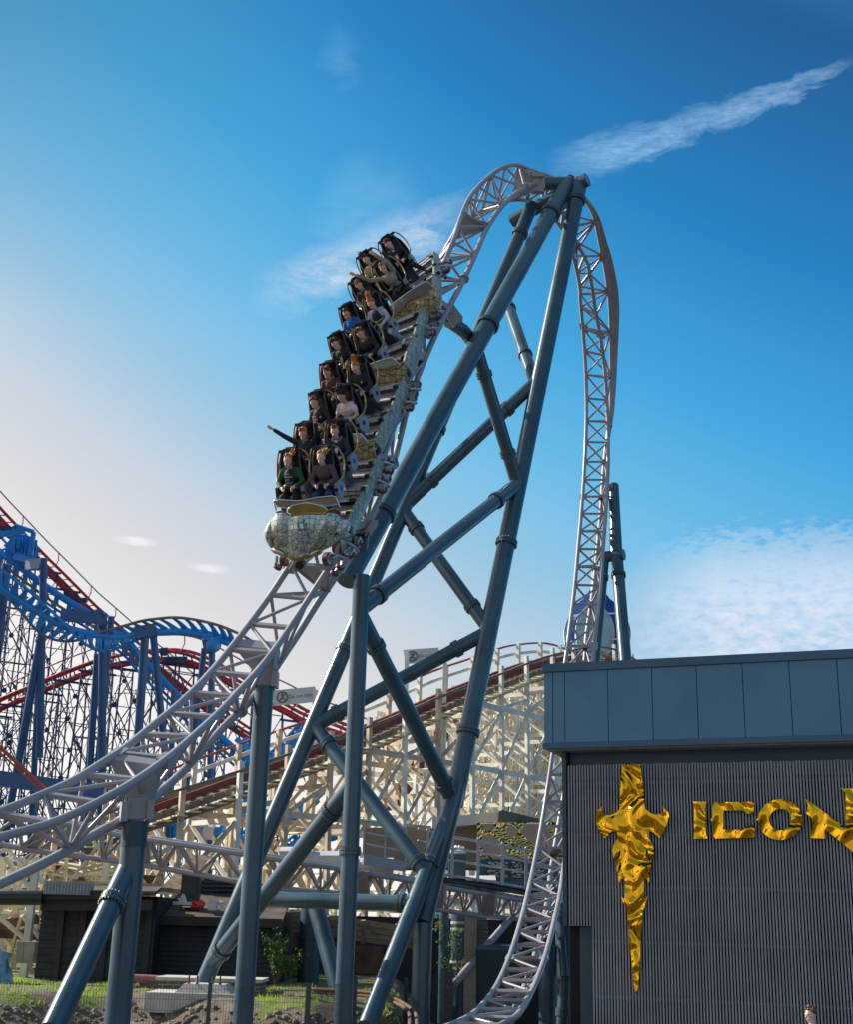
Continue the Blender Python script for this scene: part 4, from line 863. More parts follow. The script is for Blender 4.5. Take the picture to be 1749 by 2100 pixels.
def sign(p0, p1, h, txt, label, post, th=.34):
    t = thing('warning_sign', p0, label, 'sign'); xd = (p1-p0).normalized(); yd = (UP-xd*UP.dot(xd)).normalized(); zd = xd.cross(yd); mb = MB(); c = (p0+p1)/2
    mb.box(c, (xd, yd, zd), ((p1-p0).length/2, h/2, .04)); o = mb.build('board', M['signw'], t)
    text3(txt, p0+xd*(h*1.0)-yd*h*.12+zd*.05, xd*.92, yd, .165, M['signt'], 'lettering', o)
    ic = p0+xd*h*.6+zd*.055; mb = MB(); mb.ptube([ic+(xd*cos(a)+yd*sin(a))*h*.34 for a in [2*pi*i/20 for i in range(20)]], .03, 5, closed=True); mb.beam(ic-(xd+yd)*h*.2, ic+(xd+yd)*h*.2, .02, .05)
    mb.ell(ic+yd*h*.14, (xd, yd, zd), (.06, .07, .01), 8, 5); mb.ptube([ic+yd*h*.08, ic-yd*h*.1, ic-yd*h*.12+xd*h*.16, ic-yd*h*.25+xd*h*.16], .03, 5); mb.build('pictogram', M['signt'], o)
    for q, z in post: mb = MB(); mb.beam(q, vert(q, z), .24, .2, CX); mb.build('post', M['cwhite'], t)
kk = 800/1749; cO = crop(1000, 2550, kk)
sign(cO(1330,146,60.5), cO(1640,125,60.5), .66, 'Do not stand up', 'white board reading Do not stand up on a post, partly behind the A-frame brace', [(cO(1358,115,60.4), 8)])
sign(cO(190,505,55.5), cO(560,470,55.5), .66, 'Do not stand up', 'white board reading Do not stand up beside the slim straight column', [(cO(560,435,55.6), 7)])
mb = MB(); q = cO(1692, 200, 61.5); mb.beam(q, vert(q, 6), .26, .2, CX); tag(mb.build('timber_post', M['cwhite'], None, vert(q, 6)), 'tall bare pale post rising above the wooden track, right of the sign', 'post')
# ================================================================ blue coaster, far left
M['blue'] = mat('bright_blue_paint', (.010, .22, .62), .4, 0, .12, 1.5, coat=.2)
M['navy'] = mat('navy_blue_paint', (.016, .085, .235), .42, 0, .12, .8, coat=.2)
M['lattice'] = mat('dark_navy_lattice', (.02, .042, .12), .5, 0, .15, 1)
M['red'] = mat('red_track_paint', (.42, .04, .05), .45, 0, .15, 1)
M['worn'] = mat('worn_rail', (.20, .17, .13), .45, .3, .15, 2)
bc_ = thing('blue_coaster', cD(300, 1700, 85), 'bright blue tube-spined coaster twisting across the left side on navy columns', 'coaster')
BS = [(-60,570),(0,620),(80,680),(150,720),(230,770),(330,830),(420,875),(510,900),(600,920),(700,935),(800,930),(900,910),(1000,903),(1100,900),(1200,905),(1300,928),(1400,955),(1470,985),(1560,1040),(1640,1110)]
RA = [(-60,455),(0,505),(100,580),(200,660),(270,725),(350,795),(430,880),(520,965),(610,1018),(680,1025),(760,995),(860,955),(950,912),(1080,888),(1200,888),(1300,900),(1400,925),(1480,960),(1580,1010),(1670,1080)]
RB = [(-60,575),(0,630),(60,695),(130,775),(200,860),(260,915),(340,950),(430,960),(520,945),(630,905),(720,880),(800,858),(890,833),(970,820),(1100,810),(1220,822),(1340,848),(1430,878),(1540,928),(1640,990)]
def pol(pts, d0, d1, f=cD): n = len(pts)-1; return [f(x, y, d0+(d1-d0)*i/n) for i, (x, y) in enumerate(pts)]
bs, ra_, rb_ = pol(BS, 84, 84), pol(RA, 83.2, 84.6), pol(RB, 84.6, 83.2)
for nm, q, r, m_ in (('spine', bs, .23, 'blue'), ('rail', ra_, .095, 'blue'), ('rail', rb_, .095, 'worn')): mb = MB(); mb.ptube(samp(q, 0, len(q)-1, 90), r, 12); mb.build(nm, M[m_], bc_)
for i in range(30):
    t = .1+18.8*i/30; a, b, c = crv(ra_, t), crv(rb_, t), crv(bs, t); tg = (crv(bs, t+.05)-crv(bs, t-.05)).normalized(); mb = MB()
    for e in (a, b):
        m1 = c.lerp(e, .55)+(e-c).cross(tg).normalized()*.12; mb.prism([c-tg*.28, c+tg*.28, m1+tg*.16, e+tg*.12, e-tg*.12, m1-tg*.16], (e-c).cross(tg).normalized()*.12)
    mb.build('track_arm', M['blue'], bc_)
LB = [(-60,360),(0,400),(110,480),(240,580),(400,690),(600,810),(800,960),(890,1060),(1070,1250),(1250,1430),(1400,1570),(1560,1710),(1700,1830)]
l0 = pol(LB, 92, 92); l1 = pol([(x-8, y+62) for x, y in LB], 92, 92); l2 = pol([(x-24, y+84) for x, y in LB], 93.4, 93.4)
for nm, q, r, m_ in (('spine', l0, .25, 'blue'), ('rail', l1, .1, 'worn'), ('rail', l2, .1, 'blue')): mb = MB(); mb.ptube(samp(q, 0, 12, 50), r, 12); mb.build(nm, M[m_], bc_)
for i in range(26):
    t = .2+11.6*i/26; mb = MB(); c = crv(l0, t)
    for q in (l1, l2): mb.beam(c, crv(q, t), .12, .3, CX)
    mb.beam(crv(l1, t), crv(l2, t), .1, .1, CX); mb.build('track_arm', M['blue'], bc_)
# lower loops seen through the timber
LO = [(1530,1690),(1600,1800)]
for pts, d0, off in (([(960,2960),(1020,3040),(1090,3020),(1160,2960),(1210,2900)], 78, 22), ([(900,3330),(960,3250),(1000,3140),(1010,3060),(1040,2990)], 80, 30), ([(700,3290),(800,3330),(900,3320),(1000,3360),(1090,3300),(1180,3250),(1260,3180)], 76, 26), ([(1130,3400),(1230,3330),(1330,3330),(1420,3260)], 80, 26)):
    q = [S(x, y, d0) for x, y in pts]; qa = [S(x-off, y-off*.8, d0) for x, y in pts]; qb = [S(x+off, y-off*.9, d0+1) for x, y in pts]; n = len(pts)-1
    mb = MB(); mb.ptube(samp(q, 0, n, 20), .3, 10); mb.build('spine', M['blue'], bc_)
    for e in (qa, qb): mb = MB(); mb.ptube(samp(e, 0, n, 20), .1, 8); mb.build('rail', M['blue'], bc_)
    for i in range(n*3+1):
        t = i/3; mb = MB(); mb.beam(crv(q, t), crv(qa, t), .12, .3, CX); mb.beam(crv(q, t), crv(qb, t), .12, .3, CX); mb.build('track_arm', M['blue'], bc_)
def navy(x0, y0, x1, y1, w, d=86, fl=()):   # in cD coordinates, w = width in those pixels
    a, b = cD(x0, y0, d), cD(x1, y1, d); r = w*.6289/5168*d/2; mb = MB(); e = b+(b-a).normalized()*8; mb.tube(a, e, r, 20); o = mb.build('column_tube', M['navy'], bc_)
    for y in fl: k = (y-y0)/(y1-y0); mb = MB(); mb.disc(a.lerp(b, k), b-a, r*1.3, .18, 20); mb.build('column_flange', M['navy'], bc_)
navy(272, 432, 262, 930, 46, 86, (550,)); navy(262, 900, 108, 1749, 50, 86, (960,)); navy(252, 1020, 214, 1749, 40, 88, (1640,))
navy(650, 782, 640, 1749, 52, 85, (970,)); navy(702, 802, 684, 1000, 42, 89); navy(612, 1040, 568, 1749, 42, 89, ())
navy(920, 868, 860, 1749, 54, 84); navy(962, 868, 1050, 1749, 46, 87, (1065,)); navy(1291, 1005, 1235, 1480, 38, 84.5); navy(1340, 965, 1330, 1749, 42, 84, (1180,)); navy(1100, 1262, 1085, 1600, 38, 84)
navy(40, 470, -10, 900, 62, 88, (780,)); navy(20, 640, -60, 1300, 50, 90)
for a, b, w, h, m_ in ((cD(380, 795, 84.5), cD(640, 815, 85), .4, .75, 'navy'), (cD(600, 830, 84.8), cD(660, 800, 85), .4, 1.1, 'navy'), (cD(170, 480, 87), cD(265, 470, 86), .4, .7, 'navy'), (cD(855, 912, 84), cD(985, 890, 84), .6, .8, 'navy'), (cD(1290, 1000, 84), cD(1345, 985, 84), .6, .8, 'navy'), (cD(1290, 935, 84), cD(1350, 950, 84), .5, .4, 'blue')):
    mb = MB(); mb.beam(a, b, w, h, UP); mb.build('crossarm', M[m_], bc_)
mb = MB(); mb.ell(cD(1350, 985, 83.5), (CX, CY, CZ), (.5, .5, .4), 14, 9); mb.build('end_cap', M['blue'], bc_)
# lift motor platform
pf = thing('maintenance_platform', cD(130, 440, 88), 'blue lift motor platform with portal frame and railings beside the blue track', 'platform')
d_ = 88
for a, b, w in (((92,228),(80,400),.28), ((210,268),(190,415),.28), ((92,228),(210,268),.28), ((-40,290),(150,262),.4), ((120,300),(112,370),.25)):
    mb = MB(); mb.beam(cD(*a, d_), cD(*b, d_), w, w, CZ); mb.build('portal_beam', M['blue'], pf)
mb = MB(); q0, q1, q2, q3 = cD(85, 395, d_), cD(217, 432, d_), cD(160, 462, d_+5), cD(60, 425, d_+5); mb.prism([q0, q1, q2, q3], -UP*.5); mb.build('floor', M['blue'], pf)
mb = MB(); mb.disc(cD(135, 385, d_+1), CZ+CX*.3, 1.1, .7, 20); mb.build('lift_wheel', M['blue'], pf)
for h in (.6, 1.2): mb = MB(); mb.ptube([q0+UP*h, q1+UP*h, q2+UP*h], .05, 5); mb.build('handrail', M['blue'], pf)
for k in range(7): q = q0.lerp(q1, k/6); mb = MB(); mb.tube(q, q+UP*1.2, .05, 5); mb.build('rail_post', M['blue'], pf)
mb = MB()
for a, b in (((-40,330),(95,250)), ((-40,240),(90,330)), ((0,300),(90,395)), ((-40,395),(90,360))): mb.beam(cD(*a, d_), cD(*b, d_), .14, .14, CZ)
mb.build('bracing', M['blue'], pf)
# blue and white machinery / train parked low
tr2 = thing('blue_coaster_train', S(800, 3290, 74), 'blue and white coaster cars parked low behind the wooden track', 'coaster train')
for i in range(4):
    x = 725+i*38; a = S(x, 3295, 74); mb = MB(); mb.prism([a+CX*u_*.9+CY*v_*.9 for u_, v_ in ((-.28, -.4), (.26, -.4), (.3, .35), (-.12, .5), (-.3, .2))], CZ*1.4); mb.build('car_shell', M['whitef'] if i % 2 else M['blue'], tr2)
mb = MB(); mb.beam(S(700, 3325, 74), S(890, 3318, 74), 1.2, .5); mb.build('chassis', M['blue'], tr2)
for (x0, y0, x1, y1, dd, lab) in ((730, 3262, 860, 3235, 78, 'large white panelled box behind the parked blue cars'),):
    mb = MB(); mb.prism([S(x0, y0, dd), S(x1+5, y0-5, dd), S(x1, y1, dd), S(x0+15, y1+12, dd)], Vector((0, 2, 0))); tag(mb.build('machine_housing', M['whitef'], None, S(x0, y0, dd)), lab, 'housing')
# ================================================================ red coaster and its lattice towers
rc = thing('red_coaster', cD(400, 1749, 110), 'tall red steel coaster with dark lattice towers behind the blue coaster', 'coaster')
RP1 = [(-80,60),(0,150),(120,275),(250,412),(360,520),(470,630),(580,740),(650,800),(760,895),(890,1010),(1020,1110),(1200,1260),(1400,1410),(1600,1545)]
RP2 = [(-80,1375),(0,1330),(160,1262),(330,1190),(470,1135),(600,1088),(700,1062),(800,1042),(900,1025),(1010,1020),(1100,1020),(1200,1038),(1300,1078),(1450,1160)]
RP3 = [(1700,1270),(1800,1340),(1908,1410),(1985,1449)]
RP2 += [(1600,1245),(1800,1340),(1950,1420),(2180,1500),(2340,1590),(2500,1700)]
red = []
for P_, d0, d1 in ((RP1, 108, 122), (RP2, 104, 100)):
    q = pol(P_, d0, d1); n = len(q)-1; red.append(q)
    for s_, z_ in ((-.55, 0), (.55, 0)): mb = MB(); mb.ptube([p_+CX*s_*.35-CZ*s_+UP*z_ for p_ in samp(q, 0, n, n*5)], .13, 8); mb.build('rail', M['red'], rc)
    mb = MB(); mb.ptube([p_-UP*.75 for p_ in samp(q, 0, n, n*5)], .26, 8); mb.build('spine', M['red'], rc)
    mb = MB(); mb.ptube([p_+UP*1.25+CX*.4 for p_ in samp(q, 0, n, n*4)], .06, 5); mb.build('handrail', M['redhand'], rc)
    mb = MB(); L_ = sum((crv(q, (i+1)/10)-crv(q, i/10)).length for i in range(n*10)); m_ = int(L_/.95)
    for i in range(m_):
        t = n*i/m_; p_ = crv(q, t); mb.beam(p_-CX*.2+CZ*.6, p_+CX*.2-CZ*.6, .09, .09); mb.beam(p_-CX*.2+CZ*.5, p_-UP*.75, .09, .09, CX)
        if i % 5 == 0: mb.ptube([p_+CX*.2, p_+CX*.45+UP*.6, p_+CX*.4+UP*1.25], .05, 5)
    mb.build('ladder_ties', M['red'], rc)
random.seed(8)
def tower(q, w, parent, dz=0):
    """narrow lattice tower from below point q to the ground"""
    mb = MB(); x = (CX*.8-CZ*.6); x.z = 0; x.normalize(); top = q.z-1.0; gx = lambda z: w*(.5+(top-z)*.009)
    for s_ in (-1, 1): mb.beam(q+x*s_*gx(top)-UP*1.0, Vector((q.x, q.y, 0))+x*s_*gx(0), .11, .11, x)
    z = top-.6; k = 0
    mb.beam(q-x*w*.6-UP*1.0, q+x*w*.6-UP*1.0, .16, .16, UP)
    while z > 1:
        zn = max(.5, z-4.6); c0, c1 = Vector((q.x, q.y, z)), Vector((q.x, q.y, zn)); a, b = gx(z), gx(zn)
        mb.beam(c0-x*a, c1+x*b, .075, .075, x); mb.beam(c0+x*a, c1-x*b, .075, .075, x); mb.beam(c0-x*a, c0+x*a, .07, .07, x); m_ = (c0+c1)/2; mb.disc(m_, x.cross(UP), .22, .1, 8); z = zn
    mb.build('lattice_tower', M['lattice'], parent)
TW = []
for q, ts in ((red[0], (1.2, 2.2, 3.25, 4.4, 5.6, 7.0, 8.4, 9.8, 11.2)), (red[1], (.6, 1.6, 2.7, 3.9, 5.2, 6.5, 7.8, 9.1, 10.4, 11.4, 12.4, 13.4, 14.5, 15.6))):
    pr_ = None
    for t in ts:
        p_ = crv(q, t); tower(p_, 2.6, rc)
        if pr_ is not None:
            mb = MB(); z = min(p_.z, pr_.z)-3
            while z > 5:
                mb.beam(Vector((pr_.x, pr_.y, z)), Vector((p_.x, p_.y, z-7)), .05, .05); mb.beam(Vector((pr_.x, pr_.y, z-7)), Vector((p_.x, p_.y, z)), .05, .05); mb.beam(Vector((pr_.x, pr_.y, z)), Vector((p_.x, p_.y, z)), .06, .06); z -= 7
            if mb.v: mb.build('lattice_bracing', M['lattice'], rc)
        pr_ = p_
# further lattice rows behind (the big lift) at the left edge
for (x, y, dd) in ((-30, 520, 125), (60, 600, 125), (160, 700, 126), (330, 830, 127)):
    tower(cD(x, y, dd), 3.2, rc)
for x, y, d_ in ((1115, 1075, 100.5), (490, 700, 112), (40, 250, 109)):
    mb = MB(); q = cD(x, y, d_); mb.box(q, (CX, CY, CZ), (.8, .2, .25)); mb.box(q-CX*1+UP*.6, (CX, CY, CZ), (.25, .3, .25)); mb.build('saddle_beam', M['lattice'], rc)
# red handrail of another ride crossing at the lower left
mb = MB(); mb.tube(cE(-20, 25, 60), cE(330, 345, 60), .09, 8); mb.tube(cE(-20, 60, 60.5), cE(320, 370, 60.5), .05, 6); tag(mb.build('red_pipe_rail', M['redhand'], None, cE(150, 200, 60)), 'single red pipe sloping down right below the navy columns at the left edge', 'pipe')
mb = MB(); mb.beam(cE(-60, 225, 66), cE(640, 325, 66), .5, .75); tag(mb.build('navy_girder', M['navy'], None, cE(300, 280, 66)), 'navy horizontal girder behind the pale track at lower left', 'girder')
# ================================================================ blue and white onion-shaped ride tower top
on = thing('onion_shaped_ride', cM(600, 1900, 80), 'blue and white pointed onion-shaped sculpture behind the dropping track', 'sculpture')
def onion(cx, cy, rx, hy, tip, d, m_, nm, th=.5):
    pts = []
    for i in range(40):
        a = 2*pi*i/40; x = sin(a); y = -cos(a)          # starts at the top
        yy = y*hy-(tip*max(0, 1-abs(x)*2.2)**1.5 if y < 0 else 0); pts.append(cM(cx+x*rx, cy+yy, d))
    mb = MB(); mb.prism(pts, Vector((0, th, 0))); return mb.build(nm, m_, on)
M['lblue'] = mat('pale_blue_paint', (.30, .52, .68), .5, 0, .06, 1); M['rblue'] = mat('royal_blue_paint', (.01, .10, .42), .45, 0, .08, 1); M['wblue'] = mat('white_blue_paint', (.62, .74, .80), .5, 0, .06, 1)
onion(608, 1640, 350, 340, 0, 82.5, M['lblue'], 'outer_disc'); onion(600, 1600, 300, 370, 200, 81.5, M['rblue'], 'blue_petal'); onion(585, 1640, 205, 300, 60, 80.8, M['wblue'], 'white_petal'); onion(560, 1620, 178, 300, 130, 80.3, M['lblue'], 'pale_petal')
mb = MB(); mb.tube(cM(583, 735, 81), cM(580, 1500, 81), .12, 8, .4); mb.build('mast', M['lblue'], on)
for y in (1430, 1700): mb = MB(); mb.tube(cM(330, y+25, 80.5), cM(860, y-10, 80.5), .07, 6); mb.build('rib', M['wblue'], on)
mb = MB(); mb.ptube([cM(x, y, 76) for x, y in ((630, 1825), (700, 1872), (770, 1915), (840, 1975))], .12, 8); tag(mb.build('red_handrail', M['redhand'], None, cM(700, 1870, 76)), 'red handrail sloping down behind the roof edge, right of the dropping track', 'handrail')
# ================================================================ coaster train
def tilemat(name, c1, c2, grout, sc, rough=.28, coat=.4, goldmix=0.0):
    m = bpy.data.materials.new(name); m.use_nodes = True; t = m.node_tree; b = t.nodes['Principled BSDF']; b.inputs['Roughness'].default_value = rough; b.inputs['Coat Weight'].default_value = coat
    co = N(t, 'ShaderNodeTexCoord').outputs['Object']
    v = N(t, 'ShaderNodeTexVoronoi'); v.inputs['Scale'].default_value = sc; v.inputs['Randomness'].default_value = .38; t.links.new(co, v.inputs['Vector'])
    e = N(t, 'ShaderNodeTexVoronoi'); e.feature = 'DISTANCE_TO_EDGE'; e.inputs['Scale'].default_value = sc; e.inputs['Randomness'].default_value = .38; t.links.new(co, e.inputs['Vector'])
    sp = N(t, 'ShaderNodeSeparateColor'); t.links.new(v.outputs['Color'], sp.inputs[0])
    c = mixc(t, sp.outputs[0], c1, c2); c = mixc(t, ramp(t, e.outputs[0], [(.035, 0.), (.07, 1.)]), grout, c); t.links.new(c, b.inputs['Base Color'])
    b.inputs['Metallic'].default_value = goldmix; return m
M['tile'] = tilemat('green_grey_mosaic', (.40, .50, .49), (.76, .74, .62), (.09, .14, .15), 8.8, .22, .6, .15)
M['tileg'] = tilemat('golden_mosaic', (.42, .32, .13), (.60, .50, .26), (.07, .05, .03), 7.5, .3, .5, .25)
M['tilel'] = tilemat('pale_mosaic', (.27, .31, .26), (.46, .47, .36), (.13, .14, .11), 8.5, .4, .2)
M['amber'] = mat('dark_gold_lacquer', (.40, .27, .07), .22, .75, .15, 3, coat=.5)
def perf():
    m = mat('perforated_steel', (.70, .70, .72), .4, .35, .06, 3); t = m.node_tree; b = t.nodes['Principled BSDF']; co = N(t, 'ShaderNodeTexCoord').outputs['Object']
    v = N(t, 'ShaderNodeTexVoronoi'); v.inputs['Scale'].default_value = 16; v.inputs['Randomness'].default_value = .1; t.links.new(co, v.inputs['Vector'])
    src = b.inputs['Base Color'].links[0].from_socket; c = mixc(t, ramp(t, v.outputs['Distance'], [(.22, 0.), (.34, 1.)]), (.12, .12, .13), src); t.links.new(c, b.inputs['Base Color']); return m
M['perf'] = perf()
M['ystrip'] = mat('yellow_strip', (.60, .43, .12), .5, 0, .2, 8); M['cushion'] = mat('black_upholstery', (.012, .013, .02), .55, 0, .2, 6, bump=.2, bs=80)
RPX = [(1286,1788),(1342,1684),(1370,1545),(1422,1431),(1437,1295),(1479,1179),(1514,1046),(1537,950)]
LPX = [(1154,1800),(1216,1694),(1262,1568),(1309,1452),(1337,1336),(1381,1220),(1418,1113),(1450,1012)]
DR = [28.6, 29.55, 30.7, 31.65, 32.8, 33.75, 34.9, 35.8]
SEATW = .76
HR, HL = [], []
for (rx, ry), (lx, ly), d in zip(RPX, LPX, DR):
    r = S(rx, ry, d); l0_ = S(lx, ly, d); im = (r-l0_).length; dz = sqrt(max(.02, SEATW**2-im**2)); HR.append(r); HL.append(S(lx, ly, d+dz))
MID = [(a+b)/2 for a, b in zip(HR, HL)]
ROW = []
for k in range(8):
    X = (HR[k]-HL[k]).normalized(); a = MID[max(0, k-1)]; b = MID[min(7, k+1)]; Fd = (a-b).normalized(); Fd = (Fd-X*Fd.dot(X)).normalized(); U = Fd.cross(X).normalized()
    ROW.append((X, Fd, U))
train = thing('coaster_train', MID[0]-UP*1.5, 'four-car coaster train with mosaic scarab nose diving down the pale track', 'coaster train')
REC = R(22)
def seat(O, X, Fd, U):
    T = (U*cos(REC)-Fd*sin(REC)).normalized(); B = (Fd*cos(REC)+U*sin(REC)).normalized(); p = lambda x, t, b: O+X*x+T*t+B*b
    mb = MB(); n = 9; m_ = 12; g = []
    for j in range(m_+1):
        t = -1.02+1.0*j/m_; k = j/m_; w = .28+.07*sin(pi*min(1, k*1.05))-.13*max(0, k-.75)*4*.5; g.append([p(w*s_, t, -.10+.20*abs(s_)**2.2*(1-.5*k)+.06*(1-k)**2) for s_ in [(-1+2*i/n) for i in range(n+1)]])
    mb.sheet(g, -B*.07); sh_ = mb.build('seat_shell', M['cushion'], train)
    mb = MB(); mb.box(p(0, 0, 0), (X, (T+B*.25).normalized(), B), (.135, .085, .06)); mb.prism([p(-.15, -.08, -.05), p(-.12, .10, -.07), p(.12, .10, -.07), p(.15, -.08, -.05)], B*-.05); mb.prism([p(-.16, -.1, .02), p(.16, -.1, .02), p(.27, -.42, .02), p(-.27, -.42, .02)], -B*.08); mb.build('headrest', M['black'], sh_)
    # restraint: black yokes, gold side hoops, padded lap bar with grips
    mb = MB(); mb.beam(p(-.27, .02, -.03), p(.27, .02, -.03), .07, .07, T)
    for s_ in (-1, 1): mb.ptube([p(.2*s_, .03, -.02), p(.23*s_, -.18, .10), p(.25*s_, -.45, .16), p(.24*s_, -.7, .28)], .024, 8)
    mb.build('restraint_yoke', M['black'], sh_)
    for s_ in (-1, 1):
        mb = MB(); q = [p(.26*s_, .03, -.04), p(.33*s_, -.05, -.10), p(.395*s_, -.25, -.14), p(.41*s_, -.46, -.08), p(.38*s_, -.65, .08), p(.27*s_, -.74, .28)]; mb.ptube(samp(q, 0, 5, 20), .019, 8); mb.build('gold_hoop', M['gold'], sh_)
    mb = MB(); mb.beam(p(-.24, -.74, .36), p(.24, -.74, .36), .09, .09, T); mb.ell(p(0, -.72, .38), (X, T, B), (.14, .07, .05), 10, 7); mb.build('lap_bar', M['black'], sh_)
    for s_ in (-1, 1): mb = MB(); mb.tube(p(.06*s_, -.72, .44), p(.2*s_, -.73, .44), .017, 8); mb.build('hand_grip', M['grey'], sh_)
    for s_ in (-1, 1):
        mb = MB(); c = [(-.70, .05), (-.74, .34), (-.95, .36), (-1.12, .18), (-1.05, -.05), (-.8, -.1)]; mb.prism([p(.25*s_, t, b) for t, b in c], X*.09*s_); o = mb.build('side_box', M['grey'] if s_ > 0 else M['black'], sh_)
    mb = MB(); mb.disc(p(.31, -.88, .14), X, .055, .09, 14); mb.disc(p(.30, -.88, .36), B, .045, .02, 12); mb.build('box_recess', M['black'], sh_)
    mb = MB(); mb.box(p(0, -1.0, .12), (X, T, B), (.23, .07, .26)); mb.build('seat_cushion', M['cushion'], sh_)
    mb = MB(); mb.prism([p(-.16, -1.05, -.02), p(.16, -1.05, -.02), p(.16, -1.05, .2), p(-.16, -1.05, .2)], -U*.42); mb.build('pedestal', M['steel_dark'], sh_)
for k in range(8):
    for O in (HL[k], HR[k]): seat(O, *ROW[k])
# chassis frames on the track for each row
RM = []
for k in range(8):
    X, Fd, U = ROW[k]; Q = MID[k]-U*1.5; best = None
    for i in range(400):
        t = 13.2+8.5*i/400; a, b, c = tfr(t); m_ = (a+b)/2; e = abs((m_-Q).dot(Fd))
        if best is None or e < best[0]: best = (e, t, a, b, c)
    _, t, a, b, c = best; RM.append((t, a, b, c))
def wheel(mb_t, mb_h, c, ax, r, w=.09):
    mb_t.disc(c, ax, r, w, 20); mb_h.disc(c, ax, r*.74, w*1.12, 16); mb_h.disc(c, ax, r*.2, w*1.7, 8)
def bogie(t, side, parent, rs=1.0):
    a, b, c = tfr(t); e = a if side > 0 else b; x = (a-b).normalized()*side; n = ((a+b)/2-c); n = (n-x*n.dot(x)).normalized(); tg = (crv(TR1, t+.02)-crv(TR1, t-.02)).normalized()
    mb = MB(); mb.prism([e+x*.10+n*.42-tg*.12, e+x*.10+n*.42+tg*.12, e+x*.13+n*.1+tg*.26, e+x*.13-n*.12+tg*.2, e+x*.13-n*.12-tg*.2, e+x*.13+n*.1-tg*.26], x*.05)
    mb.beam(e+x*.15-tg*.3-n*.02, e+x*.15+tg*.3-n*.02, .08, .16, n); mb.tube(e+x*.05+n*.3, e+x*.28+n*.3, .04, 10); mb.ptube([e+x*.12+n*.2, e+x*.3+n*.02, e+x*.34-n*.14], .045, 8)
    for s_ in (-1, 1): mb.box(e+x*.3+tg*.17*s_, (x, n, tg), (.05, .1, .09)); mb.disc(e+x*.2+tg*.2*s_+n*.12, x, .05, .12, 8)
    o = mb.build('wheel_bogie', M['metal'], parent); mt_ = MB(); mh = MB()
    for s_ in (-1, 1):
        wheel(mt_, mh, e+n*.22*rs+tg*.2*s_, x, .14*rs, .1); wheel(mt_, mh, e+x*.27+tg*.18*s_-n*.02, n, .11*rs, .08); wheel(mt_, mh, e-n*.19+tg*.14*s_+x*.03, x, .09*rs, .08)
    mt_.build('tyres', M['wheel'], o); mh.build('hubs', M['metal'], o)
TILE_EDGE = []
